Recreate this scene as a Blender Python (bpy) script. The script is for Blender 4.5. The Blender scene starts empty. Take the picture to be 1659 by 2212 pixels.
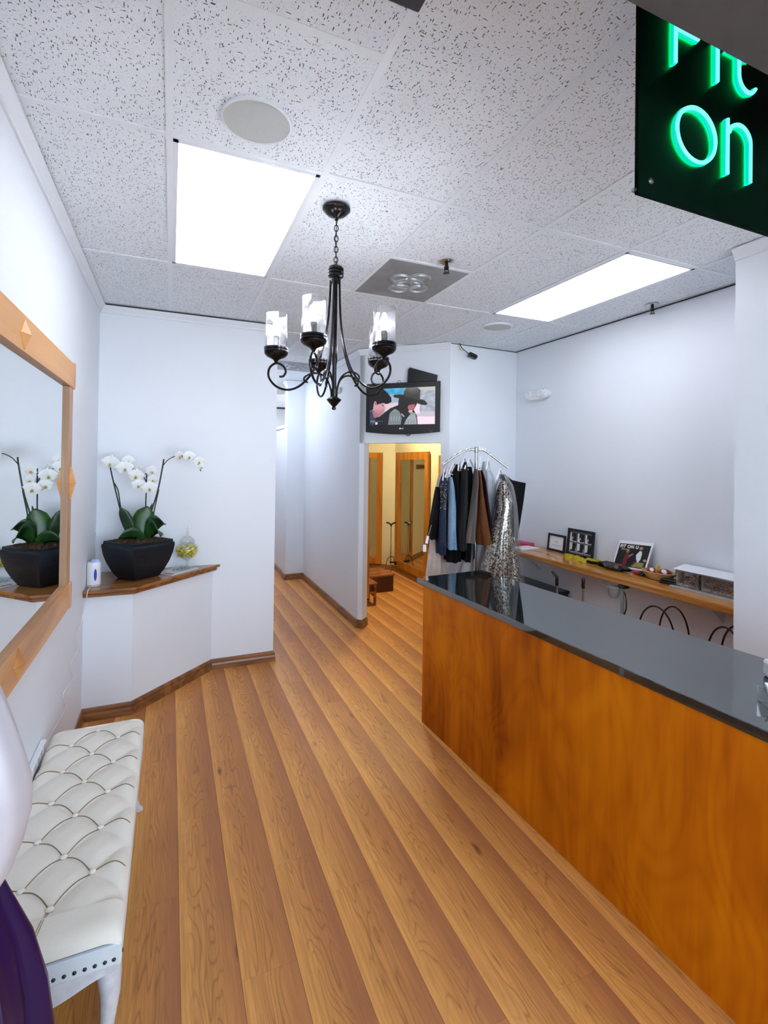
import bpy, bmesh, math, random
from mathutils import Vector, Matrix
import numpy as np
random.seed(7)
sc = bpy.context.scene
COL = sc.collection
PI = math.pi

# ------------------------------------------------------------------ camera
cam_d = bpy.data.cameras.new('camera'); cam = bpy.data.objects.new('camera', cam_d); COL.objects.link(cam)
F_PX, CX, CY, YAW, PITCH, ROLL = 1065.35, 828.9, 988.9, 0.40744, 0.00941, 0.01283
fw = Vector((math.sin(YAW)*math.cos(PITCH), math.cos(YAW)*math.cos(PITCH), math.sin(PITCH)))
r0 = Vector((math.cos(YAW), -math.sin(YAW), 0)); u0 = r0.cross(fw)
rr = r0*math.cos(ROLL) + u0*math.sin(ROLL); uu = -r0*math.sin(ROLL) + u0*math.cos(ROLL)
M = Matrix((rr, uu, -fw)).transposed().to_4x4(); M.translation = (0, 0, 1.70)
cam.matrix_world = M
cam_d.sensor_fit = 'HORIZONTAL'; cam_d.sensor_width = 36.0
cam_d.lens = F_PX/1659*36.0
cam_d.shift_x = -(CX-829.5)/1659; cam_d.shift_y = (CY-1106)/1659
cam_d.clip_start = 0.02
sc.camera = cam

# ------------------------------------------------------------------ world, exposure
w = bpy.data.worlds.new('sky'); sc.world = w; w.use_nodes = True
bg = w.node_tree.nodes['Background']
bg.inputs[0].default_value = (0.74, 0.86, 1.0, 1); bg.inputs[1].default_value = 7.0
sc.view_settings.view_transform = 'Standard'; sc.view_settings.look = 'None'
sc.view_settings.gamma = 1.0; sc.view_settings.use_curve_mapping = False
sc.view_settings.exposure = 0.53
sd = bpy.data.lights.new('sun', 'SUN'); sd.energy = 30.0; sd.angle = 0.01; sun = bpy.data.objects.new('sun', sd); COL.objects.link(sun)
sun.rotation_euler = (math.radians(-32), math.radians(14), 0)     # sun added behind the building: its bounce off the pavement brightens the ceiling indoors
PANEL_E = 4.6
try:
    sc.cycles.use_denoising = True
    sc.cycles.max_bounces = 7; sc.cycles.diffuse_bounces = 4
    sc.cycles.transparent_max_bounces = 16
    sc.cycles.use_light_tree = False; sc.cycles.adaptive_threshold = 0.04
    sc.cycles.sample_clamp_indirect = 6.0
    sc.cycles.caustics_reflective = False; sc.cycles.caustics_refractive = False
except Exception: pass

# ------------------------------------------------------------------ materials
MATS = {}
class NT:
    def __init__(s, name):
        s.m = bpy.data.materials.new(name); s.m.use_nodes = True
        s.t = s.m.node_tree; s.b = s.t.nodes['Principled BSDF']
    def n(s, typ, **kw):
        nd = s.t.nodes.new(typ)
        for k, v in kw.items():
            if k.startswith('i_'):
                key = k[2:]; key = int(key) if key.isdigit() else key
                nd.inputs[key].default_value = v
            else: setattr(nd, k, v)
        return nd
    def l(s, a, b): s.t.links.new(a, b)
    def ramp(s, fac, stops):
        r = s.n('ShaderNodeValToRGB'); e = r.color_ramp.elements
        while len(e) < len(stops): e.new(0.5)
        for k, (p, c) in zip(e, stops): k.position = p; k.color = (c[0], c[1], c[2], 1)
        s.l(fac, r.inputs[0]); return r.outputs[0]
    def mix(s, fac, a, b, blend='MIX'):
        m = s.n('ShaderNodeMix', data_type='RGBA', blend_type=blend)
        for sock, v in ((m.inputs[0], fac), (m.inputs[6], a), (m.inputs[7], b)):
            if hasattr(v, 'is_linked'): s.l(v, sock)
            elif isinstance(v, (int, float)): sock.default_value = v
            else: sock.default_value = (v[0], v[1], v[2], 1)
        return m.outputs[2]
    def math(s, op, a, b=None, c=None):
        m = s.n('ShaderNodeMath', operation=op)
        for i, v in enumerate((a, b, c)):
            if v is None: continue
            if hasattr(v, 'is_linked'): s.l(v, m.inputs[i])
            else: m.inputs[i].default_value = v
        return m.outputs[0]
    def coords(s, scale=(1,1,1), rnd=False):
        tc = s.n('ShaderNodeTexCoord'); v = tc.outputs['Object']
        if rnd:
            oi = s.n('ShaderNodeObjectInfo')
            mu = s.n('ShaderNodeVectorMath', operation='MULTIPLY_ADD')
            cb = s.n('ShaderNodeCombineXYZ')
            for i in range(3): s.l(oi.outputs['Random'], cb.inputs[i])
            s.l(cb.outputs[0], mu.inputs[0]); mu.inputs[1].default_value = (37, 61, 83); s.l(v, mu.inputs[2])
            v = mu.outputs[0]
        mp = s.n('ShaderNodeMapping'); s.l(v, mp.inputs[0]); mp.inputs['Scale'].default_value = scale
        return mp.outputs[0]
    def noise(s, vec, scale=5, detail=3, rough=0.5, dist=0.0):
        nd = s.n('ShaderNodeTexNoise'); s.l(vec, nd.inputs['Vector'])
        nd.inputs['Scale'].default_value = scale; nd.inputs['Detail'].default_value = detail
        nd.inputs['Roughness'].default_value = rough; nd.inputs['Distortion'].default_value = dist
        return nd.outputs['Fac']
    def bump(s, h, strength=0.2, dist=0.01):
        b = s.n('ShaderNodeBump'); s.l(h, b.inputs['Height']); b.inputs['Strength'].default_value = strength
        b.inputs['Distance'].default_value = dist; s.l(b.outputs[0], s.b.inputs['Normal'])
    def base(s, v):
        if hasattr(v, 'is_linked'): s.l(v, s.b.inputs['Base Color'])
        else: s.b.inputs['Base Color'].default_value = (v[0], v[1], v[2], 1)
    def set(s, **kw):
        for k, v in kw.items():
            nm = k.replace('_', ' ')
            for i in s.b.inputs:
                if i.name.lower() == nm.lower(): i.default_value = v
        return s

def mat(name, col, rough=0.5, metal=0.0, var=0.06, nscale=8.0, bump=0.0, bscale=60.0, **kw):
    """plain procedural paint/plastic/metal with slight tonal variation"""
    t = NT(name); v = t.coords()
    n = t.noise(v, nscale, 3)
    d = tuple(c*(1-var) for c in col); l = tuple(min(1, c*(1+var)) for c in col)
    t.base(t.ramp(n, [(0.3, d), (0.7, l)]))
    t.set(Roughness=rough, Metallic=metal, **kw)
    if bump: t.bump(t.noise(v, bscale, 2), bump, 0.003)
    MATS[name] = t.m; return t.m

def emis(name, col, strength):
    t = NT(name); v = t.coords(); n = t.noise(v, 3, 1)
    t.base((0.0, 0.0, 0.0))
    t.l(t.ramp(n, [(0, tuple(c*0.985 for c in col)), (1, col)]), t.b.inputs['Emission Color'])
    t.b.inputs['Emission Strength'].default_value = strength
    t.set(Roughness=0.4); MATS[name] = t.m; return t.m

def wood(name, c1, c2, scale=1.0, axis=1, rough=0.35, dark=None, contour=16.0, coat=0.0):
    """stained wood, grain running along the given local axis"""
    t = NT(name)
    s = [7.0*scale]*3; s[axis] = 0.7*scale
    v = t.coords(tuple(s), rnd=True)
    n1 = t.noise(v, 1.0, 2, 0.5, 0.3)
    rings = t.math('ABSOLUTE', t.math('SINE', t.math('MULTIPLY', n1, contour)))
    s2 = [90*scale]*3; s2[axis] = 3*scale
    n2 = t.noise(t.coords(tuple(s2), rnd=True), 1.0, 3, 0.6)
    f = t.math('ADD', t.math('MULTIPLY', rings, 0.55), t.math('MULTIPLY', n2, 0.5))
    t.base(t.ramp(f, [(0.15, dark or tuple(c*0.8 for c in c1)), (0.4, c1), (0.9, c2)]))
    t.set(Roughness=rough, Coat_Weight=coat, Coat_Roughness=0.15)
    t.bump(n2, 0.08, 0.002); MATS[name] = t.m; return t.m

def glass_thin(name, tint=(1,1,1), gloss=0.12, body=0.0, bodycol=(1,1,1), face=0.5):
    t = NT(name); t.t.nodes.remove(t.b)
    tr = t.n('ShaderNodeBsdfTransparent'); tr.inputs[0].default_value = (*tint, 1)
    gl = t.n('ShaderNodeBsdfGlossy'); gl.inputs['Roughness'].default_value = 0.02
    lw = t.n('ShaderNodeLayerWeight'); lw.inputs[0].default_value = 0.35
    fac = t.math('MULTIPLY_ADD', lw.outputs['Facing'], face, gloss)
    nz = t.noise(t.coords(), 6, 1)
    fac = t.math('MULTIPLY', fac, t.math('MULTIPLY_ADD', nz, 0.1, 0.95))
    mx = t.n('ShaderNodeMixShader'); t.l(fac, mx.inputs[0]); t.l(tr.outputs[0], mx.inputs[1]); t.l(gl.outputs[0], mx.inputs[2])
    out = [n for n in t.t.nodes if n.type == 'OUTPUT_MATERIAL'][0]
    last = mx.outputs[0]
    if body:
        df = t.n('ShaderNodeBsdfTranslucent'); df.inputs[0].default_value = (*bodycol, 1)
        d2 = t.n('ShaderNodeBsdfDiffuse'); d2.inputs[0].default_value = (*bodycol, 1)
        ad = t.n('ShaderNodeMixShader'); t.l(df.outputs[0], ad.inputs[1]); t.l(d2.outputs[0], ad.inputs[2])
        m2 = t.n('ShaderNodeMixShader'); m2.inputs[0].default_value = body
        t.l(last, m2.inputs[1]); t.l(ad.outputs[0], m2.inputs[2]); last = m2.outputs[0]
    t.l(last, out.inputs[0]); MATS[name] = t.m; return t.m

def vcol_mat(name, emit=0.0, rough=0.3):
    t = NT(name); a = t.n('ShaderNodeVertexColor'); a.layer_name = 'Col'
    if emit:
        t.base((0.004, 0.004, 0.004)); t.l(a.outputs[0], t.b.inputs['Emission Color'])
        t.b.inputs['Emission Strength'].default_value = emit
    else: t.l(a.outputs[0], t.b.inputs['Base Color'])
    t.set(Roughness=rough); MATS[name] = t.m; return t.m

mat('wall', (0.785, 0.825, 0.895), 0.6, var=0.012, nscale=2.0)
mat('trim_white', (0.78, 0.82, 0.88), 0.45, var=0.01)
mat('cream', (0.84, 0.78, 0.55), 0.6, var=0.02, nscale=2, bump=0.05, bscale=180)
mat('soffit', (0.052, 0.045, 0.042), 0.8, var=0.08, nscale=20, bump=0.2, bscale=200)
mat('gridbar', (0.80, 0.865, 0.92), 0.4, var=0.02)
mat('gap', (0.02, 0.02, 0.022), 0.9)
mat('speaker_grille', (0.50, 0.53, 0.53), 0.7, var=0.08, nscale=400, bump=0.3, bscale=500)
mat('plastic_white', (0.80, 0.82, 0.86), 0.35, var=0.01)
mat('paper', (0.82, 0.83, 0.88), 0.7, var=0.02)
mat('grey_metal', (0.30, 0.32, 0.33), 0.5, 0.3, var=0.15, nscale=6)
mat('ring_metal', (0.33, 0.355, 0.365), 0.35, 0.3, var=0.1)
mat('chrome', (0.52, 0.54, 0.54), 0.18, 1.0, var=0.05)
mat('bronze', (0.022, 0.021, 0.023), 0.27, 0.8, var=0.35, nscale=25)
mat('black_plastic', (0.006, 0.007, 0.008), 0.25, var=0.2)
mat('black_matte', (0.008, 0.008, 0.009), 0.7, var=0.2)
mat('dark_panel', (0.012, 0.013, 0.014), 0.6, var=0.2)
mat('neon_board', (0.0008, 0.005, 0.0028), 0.5, var=0.2, Specular_IOR_Level=0.02)
mat('outside_ground', (0.62, 0.61, 0.60), 0.9, var=0.1)
mat('frame_alu', (0.10, 0.10, 0.105), 0.4, 0.6)
wood('shelf_wood', (0.21, 0.078, 0.020), (0.33, 0.14, 0.042), 1.0, 0, 0.25, coat=0.3)
wood('wallshelf_wood', (0.46, 0.175, 0.025), (0.62, 0.27, 0.05), 0.7, 1, 0.22, coat=0.4)
wood('base_wood', (0.17, 0.065, 0.022), (0.30, 0.125, 0.045), 1.0, 1, 0.3)
wood('base_wood_x', (0.17, 0.065, 0.022), (0.30, 0.125, 0.045), 1.0, 0, 0.3)
wood('mirror_wood_y', (0.52, 0.235, 0.075), (0.70, 0.37, 0.14), 0.6, 1, 0.4, contour=9)
wood('mirror_wood_z', (0.40, 0.22, 0.12), (0.60, 0.36, 0.21), 0.6, 2, 0.4, contour=9)
wood('booth_wood', (0.38, 0.13, 0.012), (0.55, 0.22, 0.025), 0.6, 2, 0.35, contour=12)
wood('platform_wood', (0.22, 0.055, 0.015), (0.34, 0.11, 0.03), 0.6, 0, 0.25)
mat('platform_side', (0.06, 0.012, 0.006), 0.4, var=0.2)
mat('mirror_glass', (0.86, 0.90, 0.90), 0.005, 1.0, var=0.004)
emis('panel_light', (0.90, 0.94, 1.0), PANEL_E)
emis('panel_light_far', (0.90, 0.94, 1.0), 9.0)
emis('bulb', (0.93, 0.95, 1.0), 130.0)
emis('warm_bulb', (1.0, 0.84, 0.50), 140.0)
emis('neon_core', (0.20, 0.98, 0.90), 0.85)
emis('neon_green', (0.0, 0.88, 0.62), 0.62)
emis('neon_back', (0.0, 0.75, 0.10), 110.0)  # strong emitter added behind the letters to cast the green halo
glass_thin('lamp_glass', (0.97, 0.98, 1.0), 0.05, 0.012, (0.95, 0.97, 1))
glass_thin('clear_glass', (0.97, 0.98, 0.98), 0.08)
glass_thin('clear_plastic', (0.93, 0.94, 0.94), 0.10, 0.10, (0.8, 0.82, 0.82))
glass_thin('sheer_plastic', (0.97, 0.97, 0.98), 0.10, 0.03, (0.9, 0.92, 0.95), 0.22)
glass_thin('window_glass', (0.96, 0.98, 0.98), 0.05)

def ceiling_mat():
    t = NT('ceiling_tile'); v = t.coords((1, 1, 1), rnd=True)
    # short wandering fissures: stretched cells in two directions
    def fiss(sx, sy, thr, dens, seed):
        mp = t.n('ShaderNodeMapping'); t.l(v, mp.inputs[0]); mp.inputs['Scale'].default_value = (sx, sy, 1)
        mp.inputs['Rotation'].default_value = (0, 0, seed); mp.inputs['Location'].default_value = (seed*3, seed, 0)
        nn = t.n('ShaderNodeTexNoise'); t.l(v, nn.inputs['Vector']); nn.inputs['Scale'].default_value = 60; nn.inputs['Detail'].default_value = 1
        wv = t.n('ShaderNodeVectorMath', operation='MULTIPLY_ADD'); t.l(nn.outputs['Color'], wv.inputs[0])
        wv.inputs[1].default_value = (0.9, 0.9, 0); t.l(mp.outputs[0], wv.inputs[2])
        vo = t.n('ShaderNodeTexVoronoi'); t.l(wv.outputs[0], vo.inputs['Vector']); vo.inputs['Scale'].default_value = 1.0
        d = t.math('LESS_THAN', vo.outputs['Distance'], thr)
        sp = t.n('ShaderNodeSeparateColor'); t.l(vo.outputs['Color'], sp.inputs[0])
        return t.math('MULTIPLY', d, t.math('GREATER_THAN', sp.outputs[0], dens))
    a = fiss(135, 42, 0.18, 0.30, 0.35); b = fiss(135, 42, 0.18, 0.35, 1.3); c = fiss(38, 135, 0.17, 0.40, 0.6)
    d = fiss(210, 210, 0.21, 0.20, 0.2)
    f = t.math('MAXIMUM', t.math('MAXIMUM', a, b), t.math('MAXIMUM', c, t.math('MULTIPLY', d, 0.55)))
    n = t.noise(v, 3, 2)
    basec = t.ramp(n, [(0.3, (0.80, 0.865, 0.93)), (0.7, (0.84, 0.905, 0.965))])
    t.base(t.mix(f, basec, (0.075, 0.078, 0.08)))
    t.set(Roughness=0.9); t.bump(t.math('SUBTRACT', t.noise(v, 250, 2), f), 0.25, 0.004); MATS['ceiling_tile'] = t.m
ceiling_mat()

def plank_mat():
    t = NT('plank')
    tc = t.n('ShaderNodeTexCoord'); sx = t.n('ShaderNodeSeparateXYZ'); t.l(tc.outputs['Object'], sx.inputs[0])
    across = t.math('MULTIPLY_ADD', sx.outputs[0], 1/0.1835, 0.5)        # 0 one edge, 1 the other edge (two-tone printed board)
    v = t.coords((7.0, 0.9, 1), rnd=True)
    n1 = t.noise(v, 1.5, 2, 0.45, 0.25)
    rings = t.math('ABSOLUTE', t.math('SINE', t.math('MULTIPLY', n1, 60)))
    fine = t.noise(t.coords((130, 4, 1), rnd=True), 1.0, 3, 0.65)
    blot = t.noise(t.coords((5, 0.8, 1), rnd=True), 1.0, 2)
    g = t.math('ADD', across, t.math('MULTIPLY_ADD', blot, 1.0, -0.5))
    tone = t.ramp(g, [(0.05, (0.86, 0.405, 0.105)), (0.45, (0.70, 0.298, 0.078)), (0.98, (0.46, 0.172, 0.064))])
    grain = t.math('POWER', t.math('SUBTRACT', 1.0, rings), 3.0)
    mid = t.ramp(t.math('ABSOLUTE', t.math('SUBTRACT', across, 0.48)), [(0.12, (1, 1, 1)), (0.42, (0, 0, 0))])
    grain = t.math('MULTIPLY', grain, mid)
    c = t.mix(t.math('MULTIPLY', grain, 0.6), tone, (0.20, 0.075, 0.028))
    c = t.mix(t.math('MULTIPLY', t.math('SUBTRACT', fine, 0.30), 1.15), c, (0.25, 0.098, 0.034))
    vo = t.n('ShaderNodeTexVoronoi'); t.l(t.coords((5.2, 1.5, 1), rnd=True), vo.inputs['Vector']); vo.inputs['Scale'].default_value = 1.15
    knot = t.ramp(vo.outputs['Distance'], [(0.02, (1, 1, 1)), (0.09, (0, 0, 0))])
    c = t.mix(t.math('MULTIPLY', knot, 0.75), c, (0.07, 0.028, 0.013))
    t.base(c); t.set(Roughness=0.42, Specular_IOR_Level=0.3)
    MATS['plank'] = t.m
plank_mat()

def counter_mat():
    t = NT('counter_wood'); v = t.coords((1, 1, 1))
    big = t.noise(t.coords((0.6, 1.6, 0.9)), 1.7, 3, 0.5, 0.6)
    st = t.noise(t.coords((1, 14, 1.3)), 1.0, 3, 0.55, 0.5)
    n1 = t.noise(t.coords((1, 2.2, 1.0)), 1.2, 1, 0.4, 0.5)
    rings = t.math('ABSOLUTE', t.math('SINE', t.math('MULTIPLY', n1, 45)))
    f = t.math('ADD', t.math('MULTIPLY', big, 0.62), t.math('ADD', t.math('MULTIPLY', st, 0.38), t.math('MULTIPLY', rings, 0.05)))
    c = t.ramp(f, [(0.33, (0.27, 0.050, 0.001)), (0.50, (0.49, 0.118, 0.0012)), (0.68, (0.64, 0.192, 0.002))])
    vo = t.n('ShaderNodeTexVoronoi'); t.l(t.coords((1, 2.4, 1.8)), vo.inputs['Vector']); vo.inputs['Scale'].default_value = 1.6
    knot = t.ramp(vo.outputs['Distance'], [(0.012, (1, 1, 1)), (0.035, (0, 0, 0))])
    c = t.mix(t.math('MULTIPLY', knot, 0.6), c, (0.14, 0.03, 0.004))
    t.base(c); t.set(Roughness=0.45, Specular_IOR_Level=0.15); MATS['counter_wood'] = t.m
counter_mat()

def granite_mat():
    t = NT('granite'); v = t.coords()
    n = t.noise(v, 260, 2, 0.7)
    t.base(t.ramp(n, [(0.45, (0.010, 0.012, 0.012)), (0.72, (0.045, 0.05, 0.048))]))
    t.set(Roughness=0.03, IOR=2.4); MATS['granite'] = t.m
granite_mat()

def fabric(name, c1, c2, scale=300, rough=0.9, sheen=0.2, bump=0.2):
    t = NT(name); n = t.noise(t.coords(), scale, 3, 0.6)
    b = t.noise(t.coords((1, 1, 0.5)), 9, 2)
    f = t.math('ADD', t.math('MULTIPLY', n, 0.6), t.math('MULTIPLY', b, 0.4))
    t.base(t.ramp(f, [(0.35, c1), (0.65, c2)])); t.set(Roughness=rough, Sheen_Weight=sheen, Specular_IOR_Level=(0.5 if rough < 0.6 else 0.12))
    t.bump(n, bump, 0.002); MATS[name] = t.m
fabric('linen', (0.80, 0.75, 0.67), (0.86, 0.82, 0.75), 420)
fabric('linen_pale', (0.62, 0.67, 0.73), (0.70, 0.75, 0.80), 420)
fabric('seam', (0.20, 0.15, 0.08), (0.26, 0.20, 0.11), 300)
fabric('cloth_black', (0.004, 0.004, 0.005), (0.009, 0.009, 0.010), 200, 0.9, 0.0)
fabric('denim', (0.09, 0.19, 0.32), (0.30, 0.42, 0.55), 160, bump=0.3)
fabric('navy', (0.010, 0.016, 0.035), (0.035, 0.048, 0.085), 120, 0.8, 0.0)
fabric('charcoal', (0.014, 0.015, 0.016), (0.035, 0.037, 0.038), 160, 0.9, 0.0)
fabric('taupe', (0.085, 0.072, 0.070), (0.15, 0.13, 0.125), 160, 0.9, 0.0)
fabric('brown_cloth', (0.085, 0.028, 0.009), (0.16, 0.06, 0.022), 120, 0.8, 0.0)
fabric('maroon', (0.018, 0.005, 0.012), (0.04, 0.011, 0.025), 140, 0.8, 0.0)
fabric('pale_blue', (0.36, 0.42, 0.50), (0.66, 0.70, 0.76), 7, 0.5)
fabric('champagne', (0.48, 0.42, 0.37), (0.66, 0.60, 0.55), 12, 0.6)
fabric('red_cloth', (0.20, 0.008, 0.012), (0.32, 0.02, 0.02), 60, 0.6)
fabric('satin_white', (0.42, 0.39, 0.43), (0.54, 0.52, 0.57), 3, 0.30, 0.0, 0.0)
fabric('satin_purple', (0.005, 0.001, 0.020), (0.013, 0.003, 0.055), 3, 0.32, 0.0, 0.0)
fabric('soil', (0.02, 0.012, 0.007), (0.09, 0.06, 0.035), 60, 0.95, 0, 1.0)
fabric('basket', (0.35, 0.20, 0.07), (0.60, 0.40, 0.18), 200, 0.7, 0, 0.5)

def sequin_mat():
    t = NT('sequin'); vo = t.n('ShaderNodeTexVoronoi'); t.l(t.coords((1, 1, 1)), vo.inputs['Vector']); vo.inputs['Scale'].default_value = 130
    sp = t.n('ShaderNodeSeparateColor'); t.l(vo.outputs['Color'], sp.inputs[0])
    t.base(t.ramp(sp.outputs[0], [(0.25, (0.05, 0.045, 0.035)), (0.6, (0.40, 0.36, 0.28)), (0.9, (0.95, 0.92, 0.86))]))
    t.set(Roughness=0.25, Metallic=0.7); t.bump(sp.outputs[1], 0.9, 0.006); MATS['sequin'] = t.m
sequin_mat()
def leaf_mat():
    t = NT('orchid_leaf'); n = t.noise(t.coords((1, 1, 1), rnd=True), 7, 3)
    t.base(t.ramp(n, [(0.3, (0.004, 0.022, 0.008)), (0.6, (0.012, 0.065, 0.012)), (0.85, (0.07, 0.16, 0.012))])); t.set(Roughness=0.35); MATS['orchid_leaf'] = t.m
leaf_mat()
mat('stem', (0.012, 0.018, 0.012), 0.5, var=0.3)
t_ = NT('petal'); t_.base(t_.ramp(t_.noise(t_.coords(), 20, 2), [(0.3, (0.86, 0.86, 0.88)), (0.7, (0.93, 0.93, 0.95))])); t_.set(Roughness=0.5, Subsurface_Weight=0.2); MATS['petal'] = t_.m
mat('lip_yellow', (0.42, 0.38, 0.05), 0.5, var=0.3, nscale=60)
mat('pot_glaze', (0.006, 0.011, 0.017), 0.38, var=0.45, nscale=60, bump=0.1, bscale=90, Specular_IOR_Level=0.3)
mat('candy', (0.80, 0.58, 0.04), 0.3, var=0.6, nscale=40)
mat('blue_plastic', (0.02, 0.05, 0.55), 0.3, var=0.1)
mat('pale_blue_plastic', (0.40, 0.52, 0.85), 0.3, var=0.1)
mat('nail', (0.03, 0.045, 0.055), 0.3, 0.6, var=0.2)
mat('leg_paint', (0.60, 0.61, 0.66), 0.6, var=0.10, nscale=30, bump=0.1)
mat('pink_paper', (0.62, 0.06, 0.16), 0.7, var=0.05)
mat('yellow_tape', (0.62, 0.50, 0.03), 0.4, var=0.25, nscale=60)
mat('red_plastic', (0.35, 0.01, 0.015), 0.3, var=0.1)
mat('grey_print', (0.45, 0.45, 0.46), 0.6, var=0.1)
mat('teal_print', (0.10, 0.22, 0.22), 0.5, var=0.2, nscale=30)
mat('yellow_print', (0.75, 0.68, 0.15), 0.5, var=0.05)
mat('white_print', (0.85, 0.85, 0.85), 0.5, var=0.02)
vcol_mat('tv_picture', emit=0.95); vcol_mat('print_picture', rough=0.35)

# ------------------------------------------------------------------ mesh helpers
class MB:
    def __init__(s): s.v = []; s.f = []; s.sm = []
    def add(s, vs, fs, smooth=False):
        o = len(s.v); s.v += [tuple(p) for p in vs]
        s.f += [tuple(i+o for i in f) for f in fs]; s.sm += [smooth]*len(fs); return s
    def box(s, a, b):
        x0, y0, z0 = a; x1, y1, z1 = b
        return s.add([(x0,y0,z0),(x1,y0,z0),(x1,y1,z0),(x0,y1,z0),(x0,y0,z1),(x1,y0,z1),(x1,y1,z1),(x0,y1,z1)],
            [(3,2,1,0),(4,5,6,7),(0,1,5,4),(1,2,6,5),(2,3,7,6),(3,0,4,7)])
    def obox(s, c, ax, ay, az):
        c, ax, ay, az = map(Vector, (c, ax, ay, az)); vs = []
        for k in (-1, 1):
            for i, j in ((-1,-1),(1,-1),(1,1),(-1,1)): vs.append(c+ax*i+ay*j+az*k)
        return s.add(vs, [(3,2,1,0),(4,5,6,7),(0,1,5,4),(1,2,6,5),(2,3,7,6),(3,0,4,7)])
    def prism(s, poly, z0, z1):
        n = len(poly); a = sum(poly[i][0]*poly[(i+1)%n][1]-poly[(i+1)%n][0]*poly[i][1] for i in range(n))
        if a < 0: poly = poly[::-1]
        vs = [(x, y, z0) for x, y in poly]+[(x, y, z1) for x, y in poly]
        return s.add(vs, [tuple(range(n))[::-1], tuple(range(n, 2*n))]+[(i, (i+1)%n, (i+1)%n+n, i+n) for i in range(n)])
    def loft(s, rings, cap=True, smooth=True, closed=True):
        n = len(rings[0]); vs = [p for r in rings for p in r]; fs = []
        for k in range(len(rings)-1):
            for i in range(n if closed else n-1):
                j = (i+1) % n; fs.append((k*n+i, k*n+j, (k+1)*n+j, (k+1)*n+i))
        if cap: fs.append(tuple(range(n))[::-1]); fs.append(tuple((len(rings)-1)*n+i for i in range(n)))
        return s.add(vs, fs, smooth)
    def lathe(s, prof, c=(0,0,0), seg=24, axis=Vector((0,0,1)), cap=True):
        axis = Vector(axis).normalized(); e1 = axis.orthogonal().normalized(); e2 = axis.cross(e1); c = Vector(c)
        rings = [[c+axis*z+(e1*math.cos(2*PI*i/seg)+e2*math.sin(2*PI*i/seg))*max(r, 1e-5) for i in range(seg)] for r, z in prof]
        return s.loft(rings, cap)
    def tube(s, pts, r, seg=8, cap=True, closed=False, flat=None):
        pts = [Vector(p) for p in pts]; n = len(pts); rings = []; e1 = None
        for i, p in enumerate(pts):
            a = pts[(i-1) % n] if (i > 0 or closed) else p; b = pts[(i+1) % n] if (i < n-1 or closed) else p
            d = (b-a).normalized()
            if e1 is None: e1 = d.orthogonal().normalized() if flat is None else (Vector(flat)-d*d.dot(Vector(flat))).normalized()
            else: e1 = (e1-d*e1.dot(d)).normalized()
            e2 = d.cross(e1); rad = r[i] if isinstance(r, (list, tuple)) else r
            rings.append([p+(e1*math.cos(2*PI*k/seg)+e2*math.sin(2*PI*k/seg))*rad for k in range(seg)])
        if closed: rings.append(rings[0])
        return s.loft(rings, cap and not closed)
    def sphere(s, c, r, seg=12, rings=8, sc=(1,1,1)):
        c = Vector(c); rs = []
        for k in range(rings+1):
            a = -PI/2+PI*k/rings; rs.append([c+Vector((math.cos(a)*math.cos(2*PI*i/seg)*r*sc[0], math.cos(a)*math.sin(2*PI*i/seg)*r*sc[1], math.sin(a)*r*sc[2])) for i in range(seg)])
        return s.loft(rs, False)
    def mesh(s, name):
        me = bpy.data.meshes.new(name); me.from_pydata(s.v, [], s.f); me.polygons.foreach_set('use_smooth', s.sm); me.update()
        if any(s.sm): me.set_sharp_from_angle(angle=math.radians(38))
        return me
    def build(s, name, m, parent=None, bevel=0.0, solid=0.0, sub=0):
        me = s.mesh(name); me.materials.append(MATS[m] if isinstance(m, str) else m)
        o = bpy.data.objects.new(name, me); COL.objects.link(o)
        if parent is not None: o.parent = parent; o.matrix_parent_inverse = Matrix.Identity(4) ; shift(o, parent)
        if solid: md = o.modifiers.new('solid', 'SOLIDIFY'); md.thickness = solid; md.offset = 0
        if bevel: md = o.modifiers.new('bevel', 'BEVEL'); md.width = bevel; md.segments = 2; md.limit_method = 'ANGLE'
        if sub: md = o.modifiers.new('sub', 'SUBSURF'); md.levels = sub; md.render_levels = sub
        return o
def wmat(o):
    m = o.matrix_basis.copy()
    p = o.parent
    while p is not None: m = p.matrix_basis @ m; p = p.parent
    return m
def shift(o, parent):
    """geometry is written in world coordinates: counter the parent's transform"""
    o.matrix_basis = wmat(parent).inverted()

def tag(o, label, cat, group=None, kind=None):
    o['label'] = label; o['category'] = cat
    if group: o['group'] = group
    if kind: o['kind'] = kind
    return o
def thing(name, label, cat, loc=(0,0,0), group=None):
    o = bpy.data.objects.new(name, None); COL.objects.link(o); o.location = loc; o.empty_display_size = 0.05
    return tag(o, label, cat, group)
def struct(o, label, cat=None):
    o['kind'] = 'structure'; o['label'] = label; o['category'] = cat or o.name.split('_')[0]; return o
def pl(o, label): o['label'] = label; return o

def sweep(path, prof, flip=1):
    """mitred moulding: path of (x,y); prof of (offset, z) closed loop; offset to the left of travel * flip"""
    P = [Vector((p[0], p[1])) for p in path]; rings = []
    for i, p in enumerate(P):
        ds = []
        if i > 0: ds.append((P[i]-P[i-1]).normalized())
        if i < len(P)-1: ds.append((P[i+1]-P[i]).normalized())
        ns = [Vector((-d.y, d.x))*flip for d in ds]
        if len(ns) == 1: m = ns[0]
        else:
            m = (ns[0]+ns[1]).normalized(); m = m/max(0.3, m.dot(ns[0]))
        rings.append([(p.x+m.x*o, p.y+m.y*o, z) for o, z in prof])
    return MB().loft(rings, True, False)

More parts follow.
